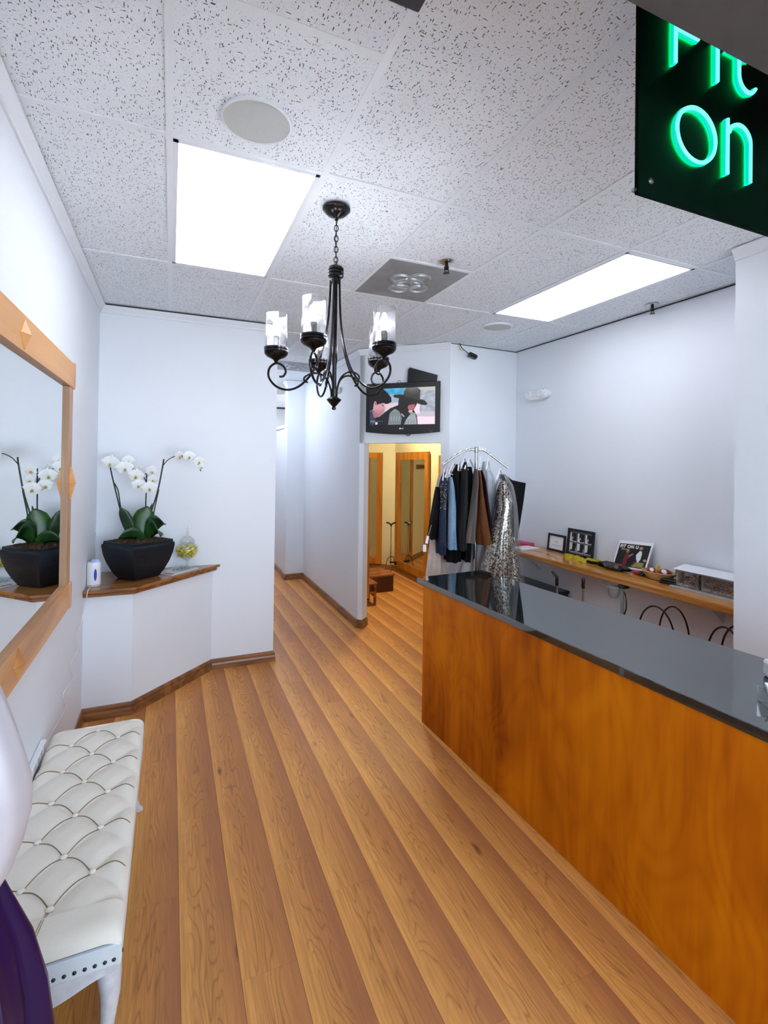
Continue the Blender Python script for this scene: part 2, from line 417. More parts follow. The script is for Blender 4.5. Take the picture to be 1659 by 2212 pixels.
def smooth_path(pts, n=8):
    """Catmull-Rom through the points"""
    pts = [Vector(p) for p in pts]; out = []
    for i in range(len(pts)-1):
        p0 = pts[max(i-1, 0)]; p1 = pts[i]; p2 = pts[i+1]; p3 = pts[min(i+2, len(pts)-1)]
        for k in range(n):
            t = k/n; out.append(0.5*((2*p1)+(p2-p0)*t+(2*p0-5*p1+4*p2-p3)*t*t+(3*p1-p0-3*p2+p3)*t**3))
    out.append(pts[-1]); return out

def text_obj(s, size, origin, ex, ez, m, name, parent, depth=0.0006, align='CENTER', shear=0.0, spacing=1.0, bold=0.0):
    """flat lettering: ex = reading direction, ez = up"""
    cu = bpy.data.curves.new('lettering', 'FONT'); cu.body = s; cu.size = size; cu.align_x = align; cu.align_y = 'CENTER'
    cu.extrude = depth; cu.offset = bold; cu.shear = shear; cu.space_character = spacing; cu.resolution_u = 3
    o = bpy.data.objects.new('lettering', cu); COL.objects.link(o)
    dg = bpy.context.evaluated_depsgraph_get(); me = bpy.data.meshes.new_from_object(o.evaluated_get(dg))
    bpy.data.objects.remove(o)
    ex = Vector(ex).normalized(); ez = Vector(ez).normalized(); nn = ex.cross(ez)
    A = Matrix((ex, ez, nn)).transposed().to_4x4(); A.translation = origin; me.transform(A)
    me.materials.clear(); me.materials.append(MATS[m])
    q = bpy.data.objects.new(name, me); COL.objects.link(q); q.parent = parent; shift(q, parent); return q

def picture(name, m, o, ex, ez, w, h, nx, ny, fn, parent):
    """a printed or displayed picture: grid of coloured vertices; fn(u,v)->linear rgb, v upward"""
    o, ex, ez = Vector(o), Vector(ex), Vector(ez); vs = []; cols = []
    for j in range(ny+1):
        for i in range(nx+1):
            vs.append(o+ex*(w*i/nx)+ez*(h*j/ny)); c = fn(i/nx, j/ny); cols += [c[0], c[1], c[2], 1.0]
    fs = [(j*(nx+1)+i, j*(nx+1)+i+1, (j+1)*(nx+1)+i+1, (j+1)*(nx+1)+i) for j in range(ny) for i in range(nx)]
    me = bpy.data.meshes.new(name); me.from_pydata([tuple(p) for p in vs], [], fs)
    a = me.color_attributes.new('Col', 'FLOAT_COLOR', 'POINT'); a.data.foreach_set('color', cols)
    me.materials.append(MATS[m]); q = bpy.data.objects.new(name, me); COL.objects.link(q); q.parent = parent; shift(q, parent); return q
def srgb(*c): return tuple((x/255/12.92 if x/255 <= 0.04045 else ((x/255+0.055)/1.055)**2.4) for x in c)
def inpoly(x, y, P):
    r = False; j = len(P)-1
    for i in range(len(P)):
        if (P[i][1] > y) != (P[j][1] > y) and x < (P[j][0]-P[i][0])*(y-P[i][1])/(P[j][1]-P[i][1])+P[i][0]: r = not r
        j = i
    return r

#==PART2==
# ================================================================== the room
CZ = 2.86
XL, XR = -0.505, 3.27
YB, YF, YFAR = 4.24, -1.60, 11.5

# floor: slab and planks
floor = MB().box((-0.9, YF-0.1, -0.12), (4.2, YFAR, -0.012)).build('floor', 'gap'); struct(floor, 'wood laminate plank floor of warm brown boards')
PW, PL = 0.1835, 1.26
pm = MB().box((-PW/2+0.0005, -PL/2+0.0002, -0.012), (PW/2-0.0005, PL/2-0.0002, 0.0)).mesh('plank'); pm.materials.append(MATS['plank'])
for c in range(-4, 18):
    x = 0.055+PW*(c+0.5)
    y0 = 1.877+0.63*((c-3) % 2) + (0.0 if c in (3, 4) else 0.21*((c*5) % 6))
    y0 = y0 - PL*math.ceil((y0-YF)/PL)
    k = 0
    while y0+k*PL < (YFAR-0.05 if 0.6 < x < 2.0 else 8.6):
        yc = y0+(k+0.5)*PL; k += 1
        if yc+PL/2 < YF or x > 3.4: continue
        o = bpy.data.objects.new('plank', pm); COL.objects.link(o); o.location = (x, yc, 0); o.parent = floor

# ceiling: backing, T-bars and mineral tiles
GX = [XL, -0.022, 0.552, 1.118, 1.672, 2.25, 2.825, XR+0.03]
ceil = MB().box((-0.7, YF, CZ+0.03), (4.2, YFAR, CZ+0.06)).build('ceiling', 'gap'); struct(ceil, 'white suspended tile ceiling with grid bars')
ROWS = [0.67, 1.92, 3.17, 4.42, 5.67, 6.92, 8.17, 9.42, 10.67]
SPLIT = {(3, 1), (3, 4), (1, 0)}           # columns/rows laid with two square tiles
cells = []
for ci in range(7):
    for ri in range(len(ROWS)-1):
        a, b = ROWS[ri], ROWS[ri+1]
        if (ci, ri) in SPLIT: cells += [(ci, a, (a+b)/2), (ci, (a+b)/2, b)]
        else: cells.append((ci, a, b))
LIGHTS = {(1, 1.92), (5, 1.92), (3, 9.42), (2, 5.67), (2, 6.92)}
DIFF = {(3, (1.92+3.17)/2), (3, 5.67)}
BLACK = {(1, 0.67)}
BW = 0.012
for ci, a, b in cells:
    x0, x1 = GX[ci], GX[ci+1]
    if a > 4.4 and ci < 2: continue
    if ci == 0 and b > 4.3: b = YB+0.02
    if a > 8.2 and ci > 4: continue
    key = (ci, a)
    if key in LIGHTS or key in DIFF or key in BLACK: continue
    o = MB().box((-(x1-x0)/2+0.003, -(b-a)/2+0.003, 0), ((x1-x0)/2-0.003, (b-a)/2-0.003, 0.014)).build('ceiling_tile', 'ceiling_tile')
    o.parent = ceil; o.location = ((x0+x1)/2, (a+b)/2, CZ+0.005)
    if (ci, ri) == (0, 0): pass
for x in GX[1:-1]:
    y1 = YFAR if 0.5 < x < 1.7 else (8.0 if x > 1.7 else YB+0.05)
    MB().box((x-BW, 0.62, CZ), (x+BW, y1, CZ+0.004)).build('grid_bar', 'gridbar', ceil)
for ri, y in enumerate(ROWS):
    x0 = XL if y < 4.3 else 0.75; x1 = XR if y < 4.3 else (3.25 if y < 7 else 1.9)
    MB().box((x0, y-BW, CZ+0.0005), (x1, y+BW, CZ+0.0045)).build('grid_bar', 'gridbar', ceil)
for ci, ri in SPLIT:
    y = (ROWS[ri]+ROWS[ri+1])/2
    MB().box((GX[ci], y-BW, CZ+0.0005), (GX[ci+1], y+BW, CZ+0.0045)).build('grid_bar', 'gridbar', ceil)

# walls
def wall(name, poly, z0, z1, m, label, bevel=0):
    return struct(MB().prism(poly, z0, z1).build(name, m, bevel=bevel), label, 'wall')
H = CZ+0.03
wall('wall_left', [(XL-0.12, YF), (XL, YF), (XL, YB+0.1), (XL-0.12, YB+0.1)], 0, H, 'wall', 'white wall carrying the long framed mirror')
wall('wall_back', [(XL, YB), (0.825, YB), (0.825, YB+0.10), (XL, YB+0.10)], 0, H, 'wall', 'white wall behind the orchid ledge')
wall('wall_hall_left', [(0.725, YB+0.10), (0.825, YB+0.10), (0.825, YFAR), (0.725, YFAR)], 0, H, 'wall', 'white left wall of the corridor')
wall('wall_ledge', [(XL, 3.70), (-0.22, 3.70), (0.325, YB), (XL, YB)], 0, 0.802, 'wall', 'low white half wall under the orchid ledge')
wall('wall_hall_right', [(1.785, 4.77), (1.822, 4.733), (1.905, 4.816), (1.905, 7.05), (1.785, 7.05)], 0, H, 'wall', 'long white wall between corridor and fitting room')
wall('wall_pier', [(1.53, 7.05), (1.905, 7.05), (1.905, 7.22), (1.53, 7.22)], 0, H, 'wall', 'white pier at the far end of the corridor wall')
wall('wall_partition', [(1.545, 7.22), (1.60, 7.22), (1.60, 9.0), (1.545, 9.0)], 0, 2.19, 'wall', 'pale partition wall beyond the corridor pier')
wall('wall_tv', [(1.785, 4.77), (2.455, 4.10), (2.53, 4.175), (1.86, 4.845)], 1.897, H, 'wall', 'angled white wall above the fitting room opening')
wall('wall_tv_jamb', [(2.395, 4.16), (2.455, 4.10), (2.53, 4.175), (2.47, 4.235)], 0, 1.897, 'wall', 'narrow white jamb right of the fitting room opening')
wall('wall_back_right', [(2.455, 4.10), (XR, 4.14), (XR, 4.22), (2.53, 4.175)], 0, H, 'wall', 'short white wall behind the clothes rack')
wall('wall_right', [(XR, YF), (XR+0.12, YF), (XR+0.12, 4.24), (XR, 4.24)], 0, H, 'wall', 'white right wall above the work shelf')
wall('wall_right_pier', [(2.757, 1.50), (XR, 1.50), (XR, 1.672), (2.757, 1.672)], 0, H, 'wall', 'white wall stub at the end of the work shelf')
wall('wall_fitting_left', [(1.906, 4.86), (1.925, 4.86), (1.925, 8.46), (1.906, 8.46)], 0, H, 'cream', 'cream left wall of the fitting room')
wall('wall_fitting_right', [(3.215, 4.225), (3.31, 4.225), (3.31, 7.08), (3.255, 7.08)], 0, H, 'cream', 'cream right wall of the fitting room')
wall('wall_fitting_back', [(3.255, 7.08), (1.905, 8.43), (1.96, 8.50), (3.32, 7.14)], 0, H, 'cream', 'cream angled back wall of the fitting room')
wall('wall_far', [(0.725, YFAR-0.2), (4.0, YFAR-0.2), (4.0, YFAR), (0.725, YFAR)], 0, H, 'wall', 'white wall at the very end of the corridor')
wall('wall_far_right', [(3.6, 8.5), (3.7, 8.5), (3.7, YFAR), (3.6, YFAR)], 0, H, 'wall', 'white side wall beyond the partition')
# dropped soffit over the shop front
struct(MB().box((XL, YF, 2.513), (XR, 0.62, H)).build('ceiling_soffit', 'soffit'), 'dark dropped soffit above the shop front', 'soffit')
# front wall with shop window behind the camera
struct(MB().box((XL-0.1, YF-0.12, 0), (XR+0.1, YF, 0.35)).box((XL-0.1, YF-0.12, 2.45), (XR+0.1, YF, H)).box((XL-0.1, YF-0.12, 0.35), (XL+0.12, YF, 2.45)).box((XR-0.12, YF-0.12, 0.35), (XR+0.1, YF, 2.45)).build('wall_front', 'wall'), 'front wall around the shop window', 'wall')
wf = MB()
for x in (XL+0.12, 0.65, 1.85, XR-0.17): wf.box((x, YF-0.10, 0.35), (x+0.05, YF-0.03, 2.45))
wf.box((XL+0.12, YF-0.10, 0.35), (XR-0.12, YF-0.03, 0.40)).box((XL+0.12, YF-0.10, 2.40), (XR-0.12, YF-0.03, 2.45))
win = struct(wf.build('window_1', 'frame_alu'), 'shop front window with dark metal frame', 'window')
for x0, x1 in ((XL+0.17, 0.65), (0.70, 1.85), (1.90, XR-0.17)):
    MB().box((x0, YF-0.07, 0.40), (x1, YF-0.063, 2.40)).build('pane', 'window_glass', win)
struct(MB().box((-14, -22, -0.2), (18, YF-0.12, -0.05)).build('ground', 'outside_ground'), 'pavement outside the shop window', 'ground')

# skirtings and crown mouldings
BP = [(0, 0), (0.018, 0), (0.018, 0.038), (0.013, 0.052), (0.013, 0.066), (0.007, 0.078), (0, 0.084)]
def baseb(name, path, flip, m, label): return struct(sweep(path, BP, flip).build(name, m), label, 'baseboard')
baseb('baseboard_ledge', [(XL, 3.70), (-0.22, 3.70), (0.325, YB), (0.825, YB), (0.825, 6.5)], -1, 'base_wood_x', 'brown wooden skirting along the half wall and back wall')
baseb('baseboard_left', [(XL, YF), (XL, 3.70)], -1, 'base_wood', 'brown wooden skirting along the mirror wall')
baseb('baseboard_hall', [(1.545, 9.0), (1.545, 7.22), (1.53, 7.215), (1.53, 7.05), (1.785, 7.05), (1.785, 4.77), (1.822, 4.733), (1.905, 4.816)], -1, 'base_wood', 'brown wooden skirting along the corridor wall')
baseb('baseboard_fitting', [(3.225, 4.5), (3.255, 7.08), (1.925, 8.41)], 1, 'base_wood', 'brown wooden skirting inside the fitting room')
baseb('baseboard_right', [(XR, 1.68), (XR, 4.14), (2.46, 4.10)], 1, 'base_wood', 'brown wooden skirting under the work shelf')
CPF = [(0, CZ-0.060), (0.010, CZ-0.060), (0.012, CZ-0.048), (0.030, CZ-0.020), (0.036, CZ-0.010), (0.036, CZ-0.001), (0, CZ-0.001)]
def crown(name, path, flip, label): return struct(sweep(path, CPF, flip).build(name, 'trim_white'), label, 'trim')
crown('trim_1', [(XL, 0.62), (XL, YB), (0.825, YB), (0.825, 6.5)], -1, 'white crown strip above mirror wall and orchid wall')
crown('trim_2', [(1.53, 7.22), (1.53, 7.05), (1.785, 7.05), (1.785, 4.77), (2.455, 4.10)], -1, 'white crown strip along corridor wall and television wall')
crown('trim_3', [(2.757, 1.672), (2.757, 1.50), (XR, 1.50)], -1, 'white crown strip around the right wall stub')
for k, (p) in enumerate(([(XR-0.004, 1.672), (XR-0.004, 4.13)], [(2.46, 4.098), (XR, 4.136)], [(XL+0.04, YB-0.042), (0.78, YB-0.042)])):  # solid black strips stand in for the shade in these ceiling gaps
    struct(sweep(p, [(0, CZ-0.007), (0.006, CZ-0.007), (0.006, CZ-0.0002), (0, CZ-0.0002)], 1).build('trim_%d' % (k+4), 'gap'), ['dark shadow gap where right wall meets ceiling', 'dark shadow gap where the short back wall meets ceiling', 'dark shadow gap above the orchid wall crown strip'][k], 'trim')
struct(sweep([(1.545, 9.0), (1.545, 7.22)], [(-0.06, 2.19), (0.015, 2.19), (0.02, 2.215), (0.02, 2.235), (-0.06, 2.235)], -1).build('trim_7', 'trim_white'), 'white cap rail on the corridor partition', 'trim')

# ================================================================== ceiling fittings
def panel(x0, x1, y0, y1, label, m='panel_light'):
    t = thing('ceiling_light', label, 'light', ((x0+x1)/2, (y0+y1)/2, CZ), 'ceiling light panels')
    f = 0.018
    MB().box((x0+BW, y0+BW, CZ-0.001), (x0+BW+f, y1-BW, CZ+0.014)).box((x1-BW-f, y0+BW, CZ-0.001), (x1-BW, y1-BW, CZ+0.014)).box((x0+BW, y0+BW, CZ-0.001), (x1-BW, y0+BW+f, CZ+0.014)).box((x0+BW, y1-BW-f, CZ-0.001), (x1-BW, y1-BW, CZ+0.014)).build('frame', 'trim_white', t)
    MB().box((x0+BW+f, y0+BW+f, CZ+0.002), (x1-BW-f, y1-BW-f, CZ+0.012)).build('diffuser', m, t)
panel(GX[1], GX[2], 1.92, 3.17, 'lit ceiling panel nearest the mirror wall')
panel(GX[5], GX[6], 1.92, 3.17, 'lit ceiling panel over the service counter near the right wall')
panel(GX[2], GX[3], 5.67, 6.92, 'lit ceiling panel in the corridor behind the orchid wall', 'panel_light_far')  # panel added out of view to lift the corridor walls
panel(GX[2], GX[3], 6.92, 8.17, 'lit ceiling panel deeper in the corridor behind the orchid wall', 'panel_light_far')  # another out-of-view panel, added for more corridor light
panel(GX[3], GX[4], 9.42, 10.67, 'small distant lit ceiling panel at the corridor end', 'panel_light_far')

def diffuser(cx, cy, w, d, label):
    t = thing('air_diffuser', label, 'vent', (cx, cy, CZ), 'ceiling air diffusers')
    MB().box((cx-w/2+BW, cy-d/2+BW, CZ+0.002), (cx+w/2-BW, cy+d/2-BW, CZ+0.014)).build('plate', 'grey_metal', t)
    for k, (dx, dy, r) in enumerate(((0, 0.0, 0.10), (-0.085, -0.06, 0.068), (0.09, 0.055, 0.068), (-0.02, 0.10, 0.075), (0.02, -0.105, 0.075))):
        MB().lathe([(r, CZ+0.003), (r, CZ-0.004), (r*0.93, CZ-0.014), (r*0.80, CZ-0.012), (r*0.74, CZ-0.001), (r*0.3, CZ-0.004), (0, CZ-0.006)], (cx+dx, cy+dy, 0), 28).build('louvre_ring', 'ring_metal', t)
    MB().lathe([(0.008, CZ-0.004), (0.008, CZ-0.012), (0, CZ-0.014)], (cx, cy, 0), 10).build('centre_screw', 'chrome', t)
diffuser((GX[3]+GX[4])/2, (2.545+3.17)/2, GX[4]-GX[3], 0.625, 'grey square air diffuser with round louvres behind the chandelier')
diffuser((GX[3]+GX[4])/2, 5.98, GX[4]-GX[3], 0.62, 'grey air diffuser in the corridor ceiling')
t = thing('return_vent', 'black ceiling return vent at top edge of the picture', 'vent', (0.265, 0.985, CZ))
MB().box((GX[1]+BW, 0.67+BW, CZ-0.012), (GX[2]+0.012, 1.118, CZ+0.012)).build('plate', 'dark_panel', t, bevel=0.004)
for k in range(10): MB().obox((0.27, 0.72+0.04*k, CZ-0.014), (0.27, 0, 0), (0, 0.013, 0.004), (0, -0.001, 0.002)).build('louvre', 'black_matte', t)
MB().box((GX[1]+BW, 1.130, CZ+0.002), (GX[2]-BW, 1.92-BW, CZ+0.012)).build('ceiling_tile', 'ceiling_tile', ceil)

def speaker(cx, cy, r, label):
    t = thing('ceiling_speaker', label, 'speaker', (cx, cy, CZ), 'round ceiling speakers')
    MB().lathe([(r, CZ+0.006), (r, CZ-0.006), (r-0.007, CZ-0.009), (r-0.008, CZ-0.004), (r-0.008, CZ+0.004)], (cx, cy, 0), 48, cap=False).build('rim', 'trim_white', t)
    MB().lathe([(r-0.008, CZ+0.001), (r-0.008, CZ-0.004), (r*0.5, CZ-0.0065), (0, CZ-0.0075)], (cx, cy, 0), 40).build('grille', 'speaker_grille', t)
speaker(0.252, 1.715, 0.118, 'large round speaker grille in the ceiling before the light panel')
speaker(2.52, 3.45, 0.122, 'small looking round speaker grille beyond the counter light panel')

def sprinkler(x, y, label, m='bronze'):
    t = thing('sprinkler', label, 'sprinkler', (x, y, CZ), 'ceiling sprinkler heads')
    MB().lathe([(0.042, CZ+0.002), (0.042, CZ-0.002), (0.030, CZ-0.010), (0.014, CZ-0.012)], (x, y, 0), 24).build('escutcheon', 'chrome', t)
    MB().lathe([(0.010, CZ-0.008), (0.010, CZ-0.028), (0.015, CZ-0.030), (0.013, CZ-0.044), (0.006, CZ-0.048)], (x, y, 0), 14).build('body', m, t)
    for s in (-1, 1): MB().tube([(x+s*0.009, y, CZ-0.036), (x+s*0.015, y, CZ-0.052), (x+s*0.003, y, CZ-0.064)], 0.0026, 6).build('frame_arm', m, t)
    MB().lathe([(0.018, CZ-0.064), (0.020, CZ-0.067), (0, CZ-0.069)], (x, y, 0), 14).build('deflector', m, t)
sprinkler(1.44, 2.46, 'ceiling sprinkler head beside the grey air diffuser')
sprinkler(3.162, 2.487, 'ceiling sprinkler head beside the counter light panel')
sprinkler(1.515, 4.838, 'tiny sprinkler head in the corridor ceiling')

# ================================================================== chandelier
CHX, CHY = 0.676, 2.145
ch = thing('chandelier', 'dark bronze five arm chandelier with clear glass cylinder shades', 'chandelier', (CHX, CHY, CZ))
def chp(r, z, a): return Vector((CHX+r*math.cos(a), CHY+r*math.sin(a), z))
MB().lathe([(0.058, CZ-0.0005), (0.063, CZ-0.006), (0.063, CZ-0.014), (0.058, CZ-0.017), (0.056, CZ-0.022), (0.040, CZ-0.036), (0.018, CZ-0.045), (0.010, CZ-0.050), (0.008, CZ-0.060), (0, CZ-0.062)], (CHX, CHY, 0), 32).build('canopy', 'bronze', ch)
zt = CZ-0.058; nl = 9; link_h = 0.031
for k in range(nl):
    zc = zt-link_h*0.78*(k+0.5)-0.002
    e = Vector((1, 0, 0)) if k % 2 else Vector((0, 1, 0)); e = (e+Vector((0.4, 0.4, 0))).normalized() if k % 2 else Vector((-e.y+0.4, e.x, 0)).normalized()
    if k % 2: e = Vector((0.92, -0.39, 0))
    else: e = Vector((0.39, 0.92, 0))
    pts = []
    for i in range(16):
        a = 2*PI*i/16; pts.append(Vector((CHX, CHY, zc))+e*(0.0085*math.cos(a))+Vector((0, 0, 1))*(link_h/2*math.sin(a)))
    MB().tube(pts, 0.0023, 6, closed=True).build('chain_link', 'bronze', ch)
zt = 2.59
MB().tube([(CHX+0.004, CHY, CZ-0.06), (CHX-0.004, CHY+0.004, 2.72), (CHX+0.003, CHY, zt)], 0.0016, 6).build('wire', 'black_matte', ch)
MB().lathe([(0.004, 2.612), (0.007, 2.60), (0.012, 2.592), (0.030, 2.587), (0.036, 2.580), (0.036, 2.571), (0.033, 2.569), (0.036, 2.566), (0.036, 2.557), (0.033, 2.555), (0.036, 2.552), (0.036, 2.543), (0.030, 2.538), (0.022, 2.535), (0.022, 2.515), (0, 2.515)], (CHX, CHY, 0), 28).build('hub', 'bronze', ch)
MB().lathe([(0.010, 2.53), (0.010, 2.24), (0.013, 2.23), (0.013, 2.16), (0.010, 2.14), (0.010, 1.99), (0, 1.99)], (CHX, CHY, 0), 14).build('centre_rod', 'bronze', ch)
MB().lathe([(0.018, 2.03), (0.016, 1.995), (0.030, 1.985), (0.034, 1.982), (0.030, 1.976), (0.016, 1.960), (0.010, 1.953), (0.006, 1.950), (0.010, 1.945), (0.009, 1.938), (0, 1.934)], (CHX, CHY, 0), 24).build('finial', 'bronze', ch)
R_ = 0.262
for k in range(5):
    # first arm points toward the camera, turned a little
    phi = math.radians(-13+72*k)
    dirv = Vector((rr.x, rr.y, 0)).normalized()*math.sin(phi) - Vector((fw.x, fw.y, 0)).normalized()*math.cos(phi)
    a = math.atan2(dirv.y, dirv.x)
    prof = [(0.022, 2.525), (0.026, 2.42), (0.034, 2.32), (0.055, 2.21), (0.095, 2.11), (0.150, 2.045), (0.205, 2.022), (0.258, 2.035), (0.292, 2.075), (0.290, 2.117), (0.262, 2.140), (0.232, 2.130), (0.218, 2.105), (0.228, 2.083), (0.246, 2.080)]
    arm = MB().tube([chp(r, z, a) for r, z in [(p.x, p.y) for p in smooth_path([(r, z, 0) for r, z in prof], 6)]], 0.0052, 8).build('arm', 'bronze', ch)
    lp = [(0.012, 1.99), (0.016, 2.03), (0.034, 2.075), (0.066, 2.098), (0.105, 2.098), (0.134, 2.080), (0.133, 2.062), (0.118, 2.058)]
    MB().tube([chp(r, z, a) for r, z in [(p.x, p.y) for p in smooth_path([(r, z, 0) for r, z in lp], 6)]], 0.0042, 8).build('lower_scroll', 'bronze', ch)
    c = chp(R_, 0, a)
    cup = MB().lathe([(0.004, 2.135), (0.009, 2.15), (0.016, 2.157), (0.040, 2.168), (0.050, 2.178), (0.053, 2.186), (0.050, 2.188), (0.053, 2.191), (0.053, 2.198), (0.050, 2.200), (0.053, 2.203), (0.053, 2.210), (0.046, 2.212), (0, 2.210)], c, 32).build('cup', 'bronze', ch)
    MB().lathe([(0.014, 2.21), (0.014, 2.262), (0.012, 2.264), (0, 2.264)], c, 16).build('candle_sleeve', 'bronze', cup)
    MB().lathe([(0.0475, 2.208), (0.0475, 2.360)], c, 40, cap=False).build('glass_shade', 'lamp_glass', ch, solid=0.002)
    MB().lathe([(0.0075, 2.262), (0.0165, 2.278), (0.0185, 2.292), (0.014, 2.312), (0.006, 2.328), (0, 2.334)], c, 16).build('bulb', 'bulb', ch)

# ================================================================== neon sign
SY = 0.80
ns = thing('neon_sign', 'black hanging panel with glowing green neon lettering', 'sign', (1.3, SY, 2.32))
MB().box((0.968, SY, 2.322), (1.66, SY+0.010, 2.845)).build('panel', 'neon_board', ns, bevel=0.001)
for x in (1.007, 1.60):
    MB().lathe([(0.0, 0.004), (0.006, 0.003), (0.008, 0.0), (0.008, -0.003)], (x, SY-0.003, 2.357), 12, Vector((0, -1, 0))).build('screw', 'chrome', ns)
    MB().tube([(x, SY+0.005, 2.845), (x, SY+0.005, CZ+0.004)], 0.002, 6).build('hanging_wire', 'chrome', ns)
MB().box((0.958, SY+0.002, 2.326), (0.970, SY+0.010, 2.333)).build('corner_clip', 'chrome', ns)
def circ(cx, cz, rx, rz, a0, a1, n=24): return [(cx+rx*math.cos(math.radians(a0+(a1-a0)*i/n)), cz+rz*math.sin(math.radians(a0+(a1-a0)*i/n))) for i in range(n+1)]
LET = [('letter_f', [[(1.071, 2.645), (1.071, 2.792), (1.160, 2.792)], [(1.075, 2.728), (1.152, 2.728)]], 0),
       ('letter_i', [[(1.222, 2.648), (1.222, 2.752)], [(1.222, 2.785), (1.222, 2.792)]], 0),
       ('letter_t', [[(1.306, 2.80), (1.306, 2.695)]+circ(1.342, 2.695, 0.036, 0.036, 180, 330, 12), [(1.264, 2.744), (1.346, 2.744)]], 0),
       ('letter_o', [circ(1.147, 2.495, 0.069, 0.064, 0, 360, 36)[:-1]], 1),
       ('letter_n', [[(1.262, 2.429), (1.262, 2.568)], [(1.266, 2.535)]+circ(1.311, 2.527, 0.043, 0.038, 165, 0, 14)+[(1.354, 2.429)]], 0)]
for nm, strokes, closed in LET:
    core = MB(); body = MB(); back = MB()
    for st in strokes:
        core.tube([(x, SY-0.0130, z) for x, z in st], 0.0052, 8, closed=bool(closed))
        for k, rad in ((0.0100, 0.0060), (0.0072, 0.0064)): body.tube([(x, SY-k, z) for x, z in st], rad, 8, closed=bool(closed))
        back.tube([(x, SY-0.0030, z) for x, z in st], 0.0028, 6, closed=bool(closed))
    L_ = body.build(nm, 'neon_green', ns); core.build('tube_core', 'neon_core', L_); back.build('back_glow_strip', 'neon_back', L_)  # strip behind each letter is added to throw the halo onto the board

# ================================================================== wall mirror on the left wall
MX = XL
my0, my1, mz0, mz1, fwid = 1.08, 3.02, 0.925, 2.195, 0.128
mm = thing('wall_mirror', 'long wall mirror in honey coloured wooden frame with diamond studs', 'mirror', (MX, (my0+my1)/2, mz0))
MB().box((MX+0.004, my0+fwid-0.01, mz0+fwid-0.01), (MX+0.014, my1-fwid+0.045, mz1-fwid+0.01)).build('glass', 'mirror_glass', mm)
MB().box((MX+0.002, my0, mz1-fwid), (MX+0.034, my1, mz1)).build('top_rail', 'mirror_wood_y', mm, bevel=0.002)
MB().box((MX+0.002, my0, mz0), (MX+0.034, my1, mz0+fwid)).build('bottom_rail', 'mirror_wood_y', mm, bevel=0.002)
for a, b in ((my0, my0+fwid), (my1-fwid+0.03, my1-0.004)): MB().box((MX+0.002, a, mz0+fwid), (MX+0.030, b, mz1-fwid)).build('side_stile', 'mirror_wood_z', mm, bevel=0.002)
for a in (my0-0.004, my1-0.030):
    for z in (mz0-0.004, mz1-fwid-0.006): MB().box((MX+0.002, a, z), (MX+0.040, a+0.036, z+fwid+0.010)).build('corner_block', 'mirror_wood_z', mm, bevel=0.008)
def stud(y, z, hy, hz):
    b = (MX+0.030); MB().add([(b, y-hy, z), (b, y, z-hz), (b, y+hy, z), (b, y, z+hz), (b+0.007, y-hy*0.97, z), (b+0.007, y, z-hz*0.97), (b+0.007, y+hy*0.97, z), (b+0.007, y, z+hz*0.97), (b+0.026, y, z)],
        [(0,1,5,4),(1,2,6,5),(2,3,7,6),(3,0,4,7),(4,5,8),(5,6,8),(6,7,8),(7,4,8)]).build('diamond_stud', 'mirror_wood_y', mm)
for y, z, hy, hz in ((2.05, 2.125, 0.050, 0.055), (2.05, 0.995, 0.050, 0.055), (my1-0.052, 1.575, 0.030, 0.085), (my0+0.052, 1.575, 0.030, 0.085)): stud(y, z, hy, hz)

# ================================================================== ledge with orchid and small things
led = thing('ledge_shelf', 'brown wooden ledge shelf with moulded edge under the orchid pot', 'shelf', (-0.2, 3.95, 0.802))
lp = [(XL, 3.655), (-0.20, 3.655), (0.385, YB), (XL, YB)]
lp2 = [(XL, 3.668), (-0.205, 3.668), (0.362, YB), (XL, YB)]
MB().prism(lp, 0.830, 0.851).build('top_board', 'shelf_wood', led, bevel=0.004)
MB().prism(lp2, 0.803, 0.830).build('edge_moulding', 'shelf_wood', led, bevel=0.008)
LZ = 0.851

# ---- potted orchid
ORX, ORY = -0.203, 3.975
po = thing('potted_orchid', 'white moth orchid with three stems in square black glazed pot', 'plant', (ORX, ORY, LZ))
def sq(half, z, rot, p=7.0, n=64):
    pts = []
    cs = [(-1, -1), (1, -1), (1, 1), (-1, 1)]
    for i in range(n):
        q, s = divmod(i, n//4); s /= n//4; c0, c1 = cs[q], cs[(q+1) % 4]; bul = 1+0.035*math.sin(PI*s)
        x, y = (c0[0]+(c1[0]-c0[0])*s), (c0[1]+(c1[1]-c0[1])*s)
        if q % 2 == 0: y *= bul
        else: x *= bul
        x, y = x*half, y*half
        pts.append((ORX+x*math.cos(rot)-y*math.sin(rot), ORY+x*math.sin(rot)+y*math.cos(rot), z))
    return pts
ROT = math.radians(40)
prof = [(0.092, 0.0), (0.100, 0.008), (0.122, 0.05), (0.146, 0.11), (0.162, 0.17), (0.170, 0.225), (0.170, 0.240), (0.166, 0.248), (0.161, 0.250), (0.161, 0.266), (0.158, 0.268), (0.150, 0.267), (0.146, 0.245)]
MB().loft([sq(h, LZ+z, ROT, 26) for h, z in prof], True).build('pot', 'pot_glaze', po)
soil = MB(); n = 22
gv = []; random.seed(3)
for j in range(n+1):
    for i in range(n+1):
        x = (i/n-0.5)*0.284; y = (j/n-0.5)*0.284; e = max(abs(x), abs(y))/0.142
        z = LZ+0.262+(0.030*(1-e)+random.uniform(-0.008, 0.012) if e < 0.98 else -0.012)
        gv.append((ORX+x*math.cos(ROT)-y*math.sin(ROT), ORY+x*math.sin(ROT)+y*math.cos(ROT), z))
soil.add(gv, [(j*(n+1)+i, j*(n+1)+i+1, (j+1)*(n+1)+i+1, (j+1)*(n+1)+i) for j in range(n) for i in range(n)])
soil.build('bark_soil', 'soil', po)
